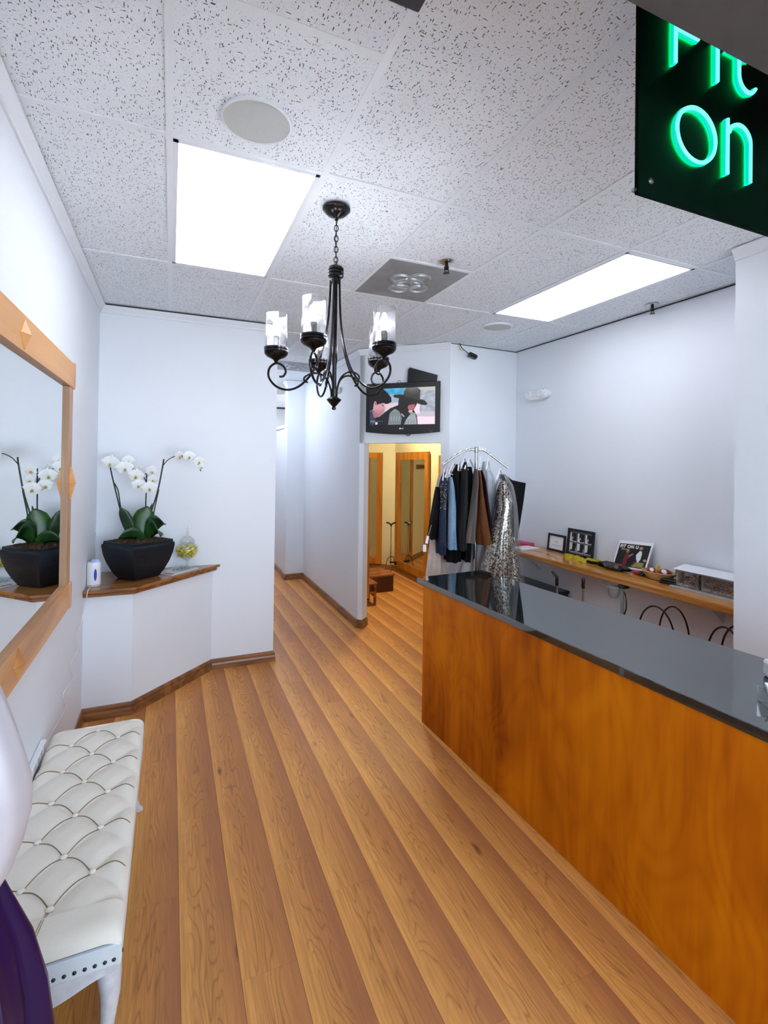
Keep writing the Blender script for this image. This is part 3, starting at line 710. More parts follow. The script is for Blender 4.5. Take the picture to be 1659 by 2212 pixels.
def leaf(base, tip, width, droop, curl=0.25):
    b, t = Vector(base), Vector(tip); mid = (b+t)/2+Vector((0, 0, droop)); N = 14; rows = []
    side = (t-b).cross(Vector((0.1, 0.85, 0.5)))
    if side.length < 0.02: side = Vector((1, 0.3, 0))
    side.normalize()
    for i in range(N+1):
        s = i/N; p = b*(1-s)**2+mid*2*s*(1-s)+t*s*s
        wd = width*(0.35+0.65*math.sin(PI*min(1, s*0.86+0.10)))*(1 if s < 0.8 else math.sqrt(max(0.02, (1-s)/0.2)))
        d = ((t-b)*0.5+(mid-b)*(1-s)+(t-mid)*s).normalized(); nrm = side.cross(d).normalized()
        rows.append([p+side*(wd*k)+nrm*(curl*wd*k*k) for k in (-1, -0.5, 0, 0.5, 1)])
    return MB().loft(rows, False, True, False).build('leaf', 'orchid_leaf', po, solid=0.004)
bz = LZ+0.285
leaf((-0.235, 3.96, bz-0.01), (-0.322, 3.93, 1.362), 0.042, 0.02)
leaf((-0.20, 3.94, bz), (-0.150, 3.95, 1.362), 0.074, 0.02)
leaf((-0.15, 3.97, bz), (-0.030, 3.93, 1.225), 0.058, 0.13)
leaf((-0.15, 3.95, bz), (-0.06, 3.86, 1.15), 0.070, 0.14)
leaf((-0.17, 3.92, bz), (-0.325, 3.87, 1.150), 0.050, 0.06)
leaf((-0.21, 3.98, bz), (-0.10, 4.08, 1.20), 0.045, 0.12)
leaf((-0.18, 3.97, bz), (-0.27, 4.07, 1.24), 0.045, 0.10)
leaf((-0.17, 3.96, bz), (-0.120, 4.03, 1.375), 0.012, 0.05)
def stem(pts, r): MB().tube(smooth_path(pts, 6), r*1.25, 6).build('stem', 'stem', po)
stem([(-0.275, 3.97, 1.11), (-0.289, 3.97, 1.2), (-0.325, 3.97, 1.337), (-0.371, 3.97, 1.538), (-0.393, 3.97, 1.64)], 0.0038)
stem([(-0.25, 3.96, 1.13), (-0.30, 3.965, 1.30), (-0.323, 3.965, 1.364), (-0.341, 3.965, 1.476), (-0.371, 3.968, 1.538)], 0.0034)
stem([(-0.165, 3.98, 1.12), (-0.162, 3.97, 1.353), (-0.161, 3.97, 1.467), (-0.158, 3.97, 1.63)], 0.0036)
stem([(-0.15, 3.97, 1.12), (-0.129, 3.97, 1.296), (-0.084, 3.97, 1.473), (-0.054, 3.97, 1.652), (-0.048, 3.97, 1.704)], 0.0042)
stem([(-0.135, 3.985, 1.12), (-0.105, 3.98, 1.33), (-0.078, 3.975, 1.48)], 0.0036)
stem([(-0.054, 3.97, 1.652), (-0.025, 3.97, 1.692), (0.008, 3.97, 1.716), (0.041, 3.965, 1.727), (0.122, 3.96, 1.722), (0.184, 3.96, 1.676), (0.209, 3.96, 1.615)], 0.0026)
stem([(-0.393, 3.97, 1.64), (-0.34, 3.965, 1.668), (-0.28, 3.96, 1.655), (-0.226, 3.96, 1.60), (-0.19, 3.96, 1.53)], 0.0022)
stem([(-0.160, 3.97, 1.60), (-0.178, 3.965, 1.585), (-0.172, 3.965, 1.56), (-0.160, 3.97, 1.54)], 0.0026)
# one flower: five petals and a lip, then copies
fl = MB()
def petal(a, ln, wd, back):
    N = 6; rows = []
    for i in range(N+1):
        s = i/N; w_ = wd*math.sin(PI*(0.12+0.88*s)**0.8) if s < 1 else 0.001
        c = Vector((math.cos(a), 0, math.sin(a)))*ln*s; sd = Vector((-math.sin(a), 0, math.cos(a)))
        rows.append([c+sd*w_*k+Vector((0, back*s*s+0.004*k*k, 0)) for k in (-1, -0.5, 0, 0.5, 1)])
    fl.loft(rows, False, True, False)
for a, ln, wd, bk in ((90, 0.040, 0.017, 0.008), (215, 0.038, 0.016, 0.008), (325, 0.038, 0.016, 0.008), (8, 0.046, 0.031, -0.004), (172, 0.046, 0.031, -0.004)): petal(math.radians(a), ln, wd, bk)
fme = fl.mesh('flower'); fme.materials.append(MATS['petal'])
lpm = MB().sphere((0, -0.008, -0.006), 0.006, 8, 5, (1.0, 1.4, 0.9)).sphere((0, -0.012, -0.013), 0.0045, 8, 5, (1.5, 1, 1)).mesh('lip'); lpm.materials.append(MATS['lip_yellow'])
for k, (x, z, yy, sc_, rz) in enumerate([(-0.389, 1.673, 3.955, 1.15, -10), (-0.299, 1.639, 3.945, 1.1, 12), (-0.281, 1.690, 3.965, 0.85, 30), (-0.226, 1.584, 3.94, 1.05, -8), (-0.209, 1.517, 3.945, 0.95, 5), (-0.139, 1.495, 3.94, 1.05, 10), (-0.121, 1.552, 3.96, 0.85, 40), (-0.125, 1.616, 3.96, 0.9, 35), (0.058, 1.729, 3.95, 0.85, 45), (0.125, 1.728, 3.94, 0.9, 15), (0.191, 1.690, 3.94, 0.85, 20), (0.209, 1.648, 3.95, 0.65, 35), (-0.218, 1.636, 3.965, 0.75, -35), (-0.345, 1.645, 3.985, 0.9, -150), (0.09, 1.712, 3.985, 0.8, 170), (-0.17, 1.53, 3.985, 0.85, 175)]):
    f = bpy.data.objects.new('flower', fme); COL.objects.link(f); f.parent = po
    f.matrix_basis = wmat(po).inverted() @ Matrix.Translation((x, yy, z)) @ Matrix.Rotation(math.radians(rz), 4, 'Z') @ Matrix.Rotation(math.radians(random.uniform(-12, 12)), 4, 'Y') @ Matrix.Rotation(math.radians(12), 4, 'X') @ Matrix.Scale(sc_*1.22, 4)
    g = bpy.data.objects.new('lip', lpm); COL.objects.link(g); g.parent = f

# ---- air freshener with cable, acrylic holder
af = thing('air_freshener', 'white plastic air freshener with blue window beside the orchid pot', 'air freshener', (-0.462, 3.80, LZ))
def oval(cx, cy, z, rx, ry, n=28): return [(cx+rx*math.cos(2*PI*i/n), cy+ry*math.sin(2*PI*i/n), z) for i in range(n)]
MB().loft([oval(-0.461, 3.80, LZ+z, 0.042*k, 0.034*k) for z, k in ((0, 0.97), (0.004, 1.0), (0.130, 1.0), (0.150, 0.97), (0.158, 0.90))]).build('body', 'plastic_white', af)
MB().loft([oval(-0.461, 3.80, LZ+z, 0.0425*k, 0.0345*k) for z, k in ((0.0, 1.0), (0.012, 1.01))]).build('base_ring', 'grey_print', af)
MB().loft([oval(-0.452, 3.80, LZ+z, 0.030*k, 0.026*k) for z, k in ((0.150, 1.0), (0.168, 0.95), (0.174, 0.8))]).build('blue_cap', 'pale_blue_plastic', af)
MB().loft([[(-0.448+0.0085*math.cos(2*PI*i/20), 3.7672-yo, LZ+0.078+0.040*math.sin(2*PI*i/20)) for i in range(20)] for yo in (-0.003, 0.0015)]).build('blue_window', 'blue_plastic', af)
cab = MB().tube(smooth_path([(-0.470, 3.768, LZ+0.006), (-0.474, 3.74, LZ+0.004), (-0.474, 3.650, LZ+0.003), (-0.478, 3.645, 0.83), (-0.485, 3.66, 0.765), (-0.499, 3.632, 0.70), (-0.499, 3.60, 0.663), (-0.499, 3.424, 0.648), (-0.499, 3.484, 0.549), (-0.499, 3.234, 0.547), (-0.499, 3.302, 0.447), (-0.499, 3.039, 0.463), (-0.499, 3.107, 0.363), (-0.499, 2.806, 0.391), (-0.499, 2.70, 0.405), (-0.490, 2.575, 0.447)], 6), 0.0022, 6).build('power_cable', 'plastic_white')
tag(cab, 'thin white power cable wandering down the mirror wall behind the bench', 'cable')
ps = thing('power_strip', 'white power strip fixed on the wall behind the bench', 'power strip', (-0.49, 2.46, 0.43))
MB().box((XL+0.001, 2.34, 0.430), (XL+0.024, 2.575, 0.472)).build('body', 'plastic_white', ps, bevel=0.005)
for k in range(4): MB().box((XL+0.024, 2.365+0.052*k, 0.439), (XL+0.0255, 2.395+0.052*k, 0.463)).build('socket', 'grey_print', ps)
st_ = thing('acrylic_stand', 'clear acrylic strip standing behind the air freshener', 'stand', (-0.466, 3.90, LZ))
MB().box((-0.470, 3.885, LZ+0.001), (-0.462, 3.889, LZ+0.345)).build('upright_sheet', 'clear_plastic', st_)
MB().box((-0.480, 3.86, LZ), (-0.452, 3.92, LZ+0.003)).build('foot', 'clear_plastic', st_)

# ---- magazine and candy jar
mg = thing('magazine', 'glossy magazine lying beside the orchid pot under the candy jar', 'magazine', (0.06, 4.1, LZ))
ma, mb_ = Vector((0.70, 0.70, 0)).normalized(), Vector((-0.70, 0.70, 0)).normalized()
MB().obox((0.055, 4.088, LZ+0.0035), ma*0.135, mb_*0.085, (0, 0, 0.003)).build('pages', 'paper', mg)
def magfn(u, v):
    c = srgb(205, 205, 210)
    if inpoly(u, v, [(0.55, 0.1), (0.95, 0.2), (0.9, 0.8), (0.5, 0.9), (0.35, 0.5)]): c = srgb(95, 120, 120) if (int(u*14)+int(v*9)) % 2 else srgb(170, 180, 180)
    if u < 0.12 and v < 0.5: c = srgb(150, 50, 90)
    return c
picture('cover', 'print_picture', Vector((0.055, 4.088, LZ+0.0072))-ma*0.135-mb_*0.085, ma, mb_, 0.27, 0.17, 30, 20, magfn, mg)
jx, jy = 0.128, 4.145; jz = LZ+0.0075
cj = thing('candy_jar', 'footed glass candy jar with pointed lid and yellow sweets', 'jar', (jx, jy, jz))
MB().lathe([(0.042, 0.0), (0.042, 0.004), (0.012, 0.012), (0.008, 0.022), (0.008, 0.05), (0.016, 0.062), (0.05, 0.085), (0.078, 0.118), (0.087, 0.142), (0.080, 0.165), (0.062, 0.182), (0.052, 0.190), (0.052, 0.205)], (jx, jy, jz), 36, cap=False).build('bowl', 'clear_glass', cj)
MB().lathe([(0.055, 0.203), (0.056, 0.209), (0.048, 0.222), (0.030, 0.238), (0.014, 0.248), (0.008, 0.258), (0.011, 0.268), (0.007, 0.285), (0.009, 0.295), (0.004, 0.310), (0.0, 0.332)], (jx, jy, jz), 30, cap=False).build('lid', 'clear_glass', cj)
cd = MB(); random.seed(11)
for k in range(150):
    zz = random.uniform(0.085, 0.172); rm = {0: 0.045}.get(0) if zz < 0.095 else (0.066 if zz < 0.12 else (0.074 if zz < 0.155 else 0.060))
    a = random.uniform(0, 2*PI); q = rm*math.sqrt(random.uniform(0.25, 1))
    cd.sphere((jx+q*math.cos(a), jy+q*math.sin(a), jz+zz), random.uniform(0.007, 0.010), 6, 4)
co = cd.build('candies', 'candy'); tag(co, 'yellow and white sweets filling the glass candy jar', 'candy', kind='stuff')

# ================================================================== tufted bench
bx0, bx1, by0, by1 = -0.480, -0.100, 1.490, 2.690
be = thing('tufted_bench', 'cream button tufted bench with pale carved legs along the mirror wall', 'bench', (-0.29, 2.09, 0))
BX = [-0.38, -0.29, -0.20]; P = 0.198
def btn_y(col): return 2.328-(0.101 if col == 1 else 0.0)
nx, ny = 64, 190; gv = []; seat_top = {}
def seath(x, y):
    a = (x+0.29)/0.18; b = (y-2.227)/P
    p, q = a+b, a-b
    d1 = abs(p-round(p)); d2 = abs(q-round(q))
    inside = 1.0 if abs(x+0.29) < 0.10 else max(0.0, 1-(abs(x+0.29)-0.10)/0.09)*0.6+0.4
    puff = 0.013*(min(1, d1*3.2)**0.55)*(min(1, d2*3.2)**0.55)
    ex = min(x-bx0, bx1-x)/0.05; ey = min(y-by0, by1-y)/0.05
    ro = 0
    if ex < 1: ro -= 0.032*(1-math.sqrt(max(0, 1-(1-max(ex, 0))**2)))
    if ey < 1: ro -= 0.032*(1-math.sqrt(max(0, 1-(1-max(ey, 0))**2)))
    if y < 1.60 or y > 2.66: puff = 0.012
    return 0.440+puff+max(ro, -0.045)
for j in range(ny+1):
    for i in range(nx+1):
        x = bx0+(bx1-bx0)*i/nx; y = by0+(by1-by0)*j/ny; gv.append((x, y, seath(x, y)))
st = MB().add(gv, [(j*(nx+1)+i, j*(nx+1)+i+1, (j+1)*(nx+1)+i+1, (j+1)*(nx+1)+i) for j in range(ny) for i in range(nx)], True)
seat = st.build('seat_cushion', 'linen', be)
MB().prism([(bx0+0.004, by0+0.004), (bx1-0.004, by0+0.004), (bx1-0.004, by1-0.004), (bx0+0.004, by1-0.004)], 0.352, 0.402).box((bx0, by0, 0.352), (bx1, by1, 0.412)).build('side_band', 'linen_pale', be, bevel=0.006)
# seams and buttons
rows = [(c, btn_y(c)-P*k) for c in range(3) for k in range(-2, 5)]
rows = [(c, y) for c, y in rows if 1.58 < y < 2.66]
for c, y in rows:
    MB().sphere((BX[c], y, seath(BX[c], y)+0.004), 0.0105, 12, 6, (1, 1, 0.55)).build('button', 'linen', seat)
def seam(x0, y0, x1, y1):
    pts = []
    for i in range(15):
        s = i/14; x = x0+(x1-x0)*s; y = y0+(y1-y0)*s+0.016*math.sin(PI*s)
        pts.append((x, y, seath(x, y)+0.0008))
    return pts
sm = MB()
for c, y in rows:
    for dc in (-1, 1):
        for dy in (-0.101, 0.097):
            x1 = BX[c]+dc*0.09; y1 = y+dy
            if c == 1 and 1.58 < y1 < 2.66: sm.tube(seam(BX[c], y, x1, y1), 0.0014, 5)
for c, y in rows:
    if c == 2: sm.tube([(BX[2]+0.1*i/10, y-0.02*((i/10)**3)+0.012*math.sin(PI*i/10), seath(min(BX[2]+0.1*i/10, bx1), y)+0.0008) for i in range(10)], 0.0016, 5)
    if c == 0: sm.tube([(BX[0]-0.1*i/10, y-0.02*((i/10)**3)+0.012*math.sin(PI*i/10), seath(max(BX[0]-0.1*i/10, bx0), y)+0.0008) for i in range(10)], 0.0016, 5)
lastb = min(y for c, y in rows if c == 1)
for sx_ in (-0.006, 0.0): sm.tube([(BX[1]+sx_-0.02*i/10, lastb-(lastb-by0-0.004)*i/10, seath(BX[1]+sx_-0.02*i/10, lastb-(lastb-by0-0.004)*i/10)+0.0006) for i in range(11)], 0.0010, 5)
so = sm.build('seam_cord', 'seam', seat)
for x in (-0.415, -0.392, -0.369, -0.346, -0.323, -0.300, -0.277, -0.254, -0.231, -0.208, -0.185, -0.162, -0.139, -0.118, -0.46, -0.438):
    MB().sphere((x, by0-0.0005, 0.372), 0.0052, 10, 6, (1, 0.6, 1)).build('nail_head', 'nail', be)
for k in range(1):
    MB().sphere((bx1+0.0005, by0+0.02+k*0.0237, 0.372), 0.0050, 8, 5, (0.6, 1, 1)).build('nail_head', 'nail', be)
ap = []
for i in range(21):
    s = i/20; ap.append((bx0+0.01+(bx1-bx0-0.02)*s, 0.325+0.022*math.cos(2*PI*s)))
MB().loft([[(x, by0+0.004, 0.353) , (x, by0+0.022, 0.353), (x, by0+0.022, z-0.01), (x, by0+0.004, z-0.01)] for x, z in ap], True, False).build('apron', 'leg_paint', be)
MB().loft([[(x, by1-0.004, 0.353) , (x, by1-0.022, 0.353), (x, by1-0.022, z-0.01), (x, by1-0.004, z-0.01)] for x, z in ap], True, False).build('apron', 'leg_paint', be)
for x in (bx0+0.012, bx1-0.014):
    MB().box((x-0.008, by0+0.05, 0.318), (x+0.008, by1-0.05, 0.353)).build('apron', 'leg_paint', be)
def bleg(cx, cy, sx, sy):
    rings = []
    for z, off, w_ in ((0.353, 0.0, 0.030), (0.31, 0.003, 0.029), (0.26, 0.006, 0.024), (0.20, 0.002, 0.019), (0.13, -0.004, 0.016), (0.07, -0.002, 0.014), (0.03, 0.008, 0.015), (0.012, 0.016, 0.019), (0.0, 0.018, 0.018)):
        rings.append([(cx+sx*off+w_*math.cos(2*PI*i/16)*(1.0+0.05*math.cos(8*PI*i/16)), cy+sy*off+w_*math.sin(2*PI*i/16)*(1.0+0.05*math.cos(8*PI*i/16)), z) for i in range(16)])
    MB().loft(rings).build('leg', 'leg_paint', be)
for cx, sx in ((bx0+0.034, -1), (bx1-0.034, 1)):
    for cy, sy in ((by0+0.036, -1), (by1-0.036, 1)): bleg(cx, cy, sx, sy)

# ================================================================== dress form at the left edge
dfx, dfy = -0.355, 1.13
df = thing('draped_stand', 'white satin drape over a dark purple satin skirt at left edge', 'garment stand', (dfx, dfy, 0))
def fold_ring(z, r, amp, nf, ph, n=72, ex=1.0):
    return [(max(-0.492, dfx+ex*(r+amp*math.sin(nf*2*PI*i/n+ph)+0.4*amp*math.sin(2.3*nf*2*PI*i/n+1.7*ph))*math.cos(2*PI*i/n)), dfy+(r+amp*math.sin(nf*2*PI*i/n+ph)+0.4*amp*math.sin(2.3*nf*2*PI*i/n+1.7*ph))*0.82*math.sin(2*PI*i/n), z) for i in range(n)]
bod = [(0.890, 0.068, 0.002), (0.93, 0.088, 0.004), (0.98, 0.106, 0.006), (1.04, 0.119, 0.007), (1.10, 0.119, 0.008), (1.16, 0.104, 0.008), (1.22, 0.086, 0.006), (1.28, 0.066, 0.004), (1.34, 0.050, 0.003), (1.42, 0.040, 0.002), (1.50, 0.034, 0.001), (1.53, 0.030, 0.0)]
MB().loft([fold_ring(z, r, a, 5, 1.0+z*2) for z, r, a in bod]).build('satin_drape', 'satin_white', df)
sk = [(0.93, 0.070, 0.002), (0.88, 0.088, 0.005), (0.80, 0.118, 0.008), (0.70, 0.140, 0.011), (0.55, 0.155, 0.014), (0.35, 0.165, 0.017), (0.10, 0.170, 0.019)]
MB().loft([fold_ring(z, r, a, 7, 0.4+z*0.6) for z, r, a in sk], True).build('satin_skirt', 'satin_purple', df)
MB().lathe([(0.032, 1.52), (0.030, 1.57), (0.034, 1.585), (0.012, 1.60), (0.014, 1.615), (0, 1.63)], (dfx, dfy, 0), 20).build('neck_cap', 'base_wood', df)
MB().lathe([(0.012, 0.95), (0.012, 0.03), (0.07, 0.02), (0.10, 0.0)], (dfx, dfy, 0), 20).build('stand', 'black_plastic', df)

# ================================================================== service counter
def cfx(y): return 1.542+(2.885-y)*0.0376
ct = thing('service_counter', 'long service counter with orange stained plywood front', 'counter', (1.85, 1.5, 0))
MB().prism([(cfx(2.885), 2.885), (cfx(0.15), 0.15), (cfx(0.15)+0.02, 0.15), (cfx(2.885)+0.02, 2.885)], 0.0, 0.895).build('front_panel', 'counter_wood', ct)
MB().prism([(cfx(2.885)+0.02, 2.885), (2.06, 2.905), (2.06, 2.885), (cfx(2.885)+0.02, 2.865)], 0.0, 0.895).build('end_panel', 'counter_wood', ct)
MB().prism([(2.02, 2.86), (2.04, 2.86), (2.24, 0.17), (2.22, 0.17)], 0.0, 0.895).build('back_panel', 'counter_wood', ct)
MB().prism([(cfx(2.86)+0.02, 2.86), (2.02, 2.86), (2.22, 0.17), (cfx(0.17)+0.02, 0.17)], 0.06, 0.08).build('bottom_board', 'counter_wood', ct)
top = MB().prism([(1.532, 2.962), (2.083, 3.002), (2.290, 0.12), (1.638, 0.12)], 0.895, 0.930).build('countertop', 'granite', bevel=0.003)
tag(top, 'polished black stone countertop of the service counter', 'countertop')
# things on the counter at the picture's right edge
cr = thing('card_printer', 'white desktop card printer on the black countertop at right edge', 'printer', (1.99, 1.02, 0.93))
A_ = Vector((0.80, -0.60, 0)); B_ = Vector((0.60, 0.80, 0))
MB().obox((2.065, 1.035, 0.962), A_*0.085, B_*0.055, (0, 0, 0.032)).build('body', 'plastic_white', cr, bevel=0.012)
MB().obox((2.010, 1.005, 0.985), A_*0.03, B_*0.04, (0, 0, 0.012)).build('lid', 'plastic_white', cr, bevel=0.008)
MB().obox((2.00, 0.985, 0.950), A_*0.028, B_*0.030, (0, 0, 0.003)).build('slot', 'black_plastic', cr)
chd = thing('card_holder', 'clear acrylic holder with white business cards on the countertop', 'card holder', (1.80, 0.96, 0.93))
MB().obox((1.815, 0.945, 0.9315), A_*0.055, B_*0.035, (0, 0, 0.0015)).obox((1.830, 0.975, 0.955), A_*0.055, B_*0.002, (0, 0, 0.025)).obox((1.795, 0.915, 0.942), A_*0.055, B_*0.002, (0, 0, 0.012)).build('holder', 'clear_plastic', chd)
for k in range(3): MB().obox((1.815+0.004*k, 0.938+0.006*k, 0.962+0.002*k), A_*0.045, B_*0.0008+Vector((0, 0, 0.0003)), Vector((0.012, 0.016, 0.028))).build('card', 'paper', chd)

# ================================================================== work shelf on the right wall
SZ = 0.912
ws = thing('work_shelf', 'long honey coloured wall shelf with moulded front edge', 'shelf', (3.08, 2.9, 0.86))
MB().box((2.905, 1.676, SZ-0.020), (XR-0.001, 4.10, SZ)).build('top_board', 'wallshelf_wood', ws, bevel=0.004)
MB().box((2.915, 1.676, SZ-0.050), (2.945, 4.10, SZ-0.020)).build('edge_moulding', 'wallshelf_wood', ws, bevel=0.008)
for y in (2.05, 2.95, 3.75): MB().add([(XR-0.001, y-0.01, SZ-0.02), (XR-0.001, y-0.01, SZ-0.22), (3.02, y-0.01, SZ-0.02), (XR-0.001, y+0.01, SZ-0.02), (XR-0.001, y+0.01, SZ-0.22), (3.02, y+0.01, SZ-0.02)], [(0,2,1),(3,4,5),(0,1,4,3),(1,2,5,4),(2,0,3,5)]).build('bracket', 'trim_white', ws)

def flatbox(name, m, c, hx, hy, hz, rot=0, parent=None, bevel=0.0):
    a = Vector((math.cos(rot), math.sin(rot), 0)); b = Vector((-math.sin(rot), math.cos(rot), 0))
    return MB().obox(c, a*hx, b*hy, (0, 0, hz)).build(name, m, parent, bevel=bevel)
tag(flatbox('folder', 'pink_paper', (3.20, 3.93, SZ+0.010), 0.055, 0.10, 0.0095, 0.2, bevel=0.002), 'pink folder on the far end of the work shelf', 'folder')
tag(flatbox('paper_sheet', 'paper', (3.08, 3.74, SZ+0.0015), 0.11, 0.08, 0.001, 0.15), 'white paper sheets on the work shelf beside the clothes rack', 'paper')
# frame with certificate
def lean_frame(name, label, y0, y1, z0, h, lean, border, m, x=None):
    x = x or (XR-0.03)
    t = thing(name, label, 'picture frame', (x, (y0+y1)/2, z0))
    up = Vector((lean, 0, h)).normalized(); ex = Vector((0, -1, 0)); o = Vector((x-lean, y1, z0)); w_ = y1-y0; n = ex.cross(up)
    return t, o, ex, up, w_, n
def frame4(t, o, ex, up, n, w_, h, b, th, m):
    def bar(u0, u1, v0, v1): 
        c = o+ex*(u0+u1)/2+up*(v0+v1)/2+n*th/2; MB().obox(c, ex*(u1-u0)/2, up*(v1-v0)/2, n*th/2).build('frame_bar', m, t)
    bar(0, w_, 0, b); bar(0, w_, h-b, h); bar(0, b, b, h-b); bar(w_-b, w_, b, h-b)
def quadp(name, m, o, ex, up, n, u0, u1, v0, v1, parent, lift=0.0):
    c = o+ex*(u0+u1)/2+up*(v0+v1)/2+n*lift; return MB().obox(c, ex*(u1-u0)/2, up*(v1-v0)/2, n*0.0006).build(name, m, parent)
t, o, ex, up, w_, n = lean_frame('certificate_frame', 'small black framed white certificate leaning on the right wall', 3.385, 3.60, SZ+0.001, 0.155, 0.018, 0.02, None)
frame4(t, o, ex, up, n, w_, 0.155, 0.019, 0.012, 'black_plastic')
q = quadp('certificate', 'paper', o, ex, up, n, 0.015, w_-0.015, 0.015, 0.14, t, 0.004)
for u0, u1, v in ((0.04, 0.175, 0.055), (0.085, 0.13, 0.08), (0.095, 0.12, 0.09)): quadp('print_line', 'grey_print', o, ex, up, n, u0, u1, v-0.002, v+0.002, q, 0.0052)
t, o, ex, up, w_, n = lean_frame('photo_frame', 'black frame holding six trouser fitting photographs on the work shelf', 3.058, 3.352, SZ+0.001, 0.232, 0.022, 0.02, None)
frame4(t, o, ex, up, n, w_, 0.232, 0.020, 0.014, 'black_plastic')
def trofn(u, v):
    c = srgb(95, 98, 102)
    col = int(u*3); uu_ = u*3-col; row = 1 if v > 0.5 else 0; vv = (v-0.06)/0.42 if row == 0 else (v-0.52)/0.40
    if not (0.06 < uu_ < 0.94) or not (0.04 < vv < 0.97): return c
    c = srgb(225, 225, 228)
    if row == 1:
        if inpoly(uu_, vv, [(0.30, 1.0), (0.94, 1.0), (0.94, 0.12), (0.42, 0.08), (0.25, 0.5)]): c = srgb(12, 13, 16)
        if (uu_-0.40)**2+((vv-0.42)*0.9)**2 < 0.012: c = srgb(200, 165, 150)
    else:
        if inpoly(uu_, vv, [(0.42, 1.0), (0.94, 1.0), (0.88, 0.25), (0.85, 0.08), (0.1, 0.08), (0.12, 0.2), (0.45, 0.3)]): c = srgb(12, 13, 16)
    return c
picture('photographs', 'print_picture', o+ex*0.018+up*0.018+n*0.004, ex, up, w_-0.036, 0.196, 60, 48, trofn, t)
# shop poster
t = thing('shop_poster', 'white bordered shop advertisement card leaning on the right wall', 'poster', (3.16, 2.66, SZ))
ex = Vector((0.02, -1, 0.0)).normalized(); up = Vector((0.085, -0.02, 0.215)).normalized(); o = Vector((3.155, 2.815, SZ+0.004)); n = ex.cross(up)
tilt = Matrix.Rotation(math.radians(4), 3, n); ex = tilt @ ex; up = tilt @ up
MB().obox(o+ex*0.143+up*0.108-n*0.002, ex*0.143, up*0.108, n*0.002).build('board', 'paper', t)
def adfn(u, v):
    c = srgb(22, 24, 26)
    if inpoly(u, v, [(0.28, 0.06), (0.40, 0.06), (0.40, 0.35), (0.45, 0.40), (0.50, 0.55), (0.52, 0.58), (0.47, 0.58), (0.40, 0.48), (0.36, 0.62), (0.30, 0.62), (0.26, 0.40), (0.24, 0.1)]): c = srgb(110, 30, 40)
    if (u-0.33)**2*1.6+(v-0.67)**2 < 0.004: c = srgb(150, 105, 85)
    if inpoly(u, v, [(0.42, 0.44), (0.52, 0.56), (0.50, 0.60), (0.40, 0.50)]): c = srgb(165, 125, 105)
    if inpoly(u, v, [(0.62, 0.55), (0.70, 0.74), (0.78, 0.72), (0.80, 0.40), (0.74, 0.22), (0.66, 0.36)]): c = srgb(225, 228, 232)
    if (u-0.72)**2*1.6+(v-0.86)**2 < 0.005: c = srgb(175, 130, 105)
    if inpoly(u, v, [(0.52, 0.05), (0.66, 0.05), (0.68, 0.38), (0.62, 0.30)]): c = srgb(75, 22, 55)
    if (u-0.93)**2+(v-0.36)**2 < 0.003: c = srgb(190, 145, 110)
    return c
picture('advert_print', 'print_picture', o+ex*0.012+up*0.014+n*0.0009, ex, up, 0.262, 0.178, 70, 48, adfn, t)
text_obj('FiT ON U', 0.034, o+ex*0.022+up*0.170+n*0.0016, ex, up, 'white_print', 'lettering', t, align='LEFT', spacing=1.12, bold=0.0012)
text_obj('Alterations', 0.016, o+ex*0.038+up*0.148+n*0.0016, ex, up, 'yellow_print', 'lettering', t, align='LEFT')
for k in range(4): quadp('print_line', 'yellow_print', o, ex, up, n, 0.165+0.008*k, 0.255, 0.022+0.010*k, 0.026+0.010*k, t, 0.0016)

# measuring tape heap
tp = thing('measuring_tape', 'crumpled yellow measuring tape before the photo frame', 'tape', (3.1, 3.1, SZ))
random.seed(5)
for k in range(6):
    c = Vector((3.09+random.uniform(-0.02, 0.04), 3.20-0.05*k+random.uniform(-0.02, 0.02), SZ+0.012)); pts = []
    for i in range(26):
        a = i*0.5+k; pts.append(c+Vector((0.028*math.cos(a), 0.045*math.sin(a)*(1+0.2*k % 0.4), 0.010*math.sin(a*1.7+k)+0.002)))
    b = MB(); b.loft([[p+Vector((0, 0, -0.007)), p+Vector((0.001, 0, -0.007)), p+Vector((0.001, 0.0, 0.007)), p+Vector((0, 0, 0.007))] for p in smooth_path(pts, 3)], True, True); b.build('tape_loop', 'yellow_tape', tp)
MB().loft([[p+Vector((-0.007, 0, 0)), p+Vector((0.007, 0, 0)), p+Vector((0.007, 0, 0.0008)), p+Vector((-0.007, 0, 0.0008))] for p in smooth_path([(3.10, 3.05, SZ+0.006), (3.13, 2.95, SZ+0.004), (3.12, 2.85, SZ+0.006), (3.14, 2.76, SZ+0.003)], 5)], True, False).build('tape_tail', 'yellow_tape', tp)
def lump(name, m, c, rx, ry, rz, seed, label, cat, parent=None, cutz=None):
    random.seed(seed); ph = [random.uniform(0, 6) for _ in range(6)]; rows = []
    for k in range(13):
        a = -PI/2+PI*k/12; ring = []
        for i in range(28):
            b = 2*PI*i/28; f = 1+0.16*math.sin(3*b+ph[0]+2*a)+0.10*math.sin(5*b+ph[1]-3*a)+0.06*math.sin(9*b+ph[2]+4*a)
            z = math.sin(a)*rz*(1+0.2*math.sin(4*b+ph[3])); ring.append((c[0]+math.cos(a)*math.cos(b)*rx*f, c[1]+math.cos(a)*math.sin(b)*ry*f, max(c[2]+z, cutz if cutz is not None else -9)))
        rows.append(ring)
    q = MB().loft(rows).build(name, m, parent)
    if label: tag(q, label, cat)
    return q
bb = thing('waist_pouch', 'crumpled black fabric pouch with strap lying on the work shelf', 'pouch', (3.10, 2.76, SZ))
lump('pouch_body', 'black_plastic', (3.085, 2.72, SZ+0.026), 0.052, 0.115, 0.026, 2, None, None, bb, SZ+0.001)
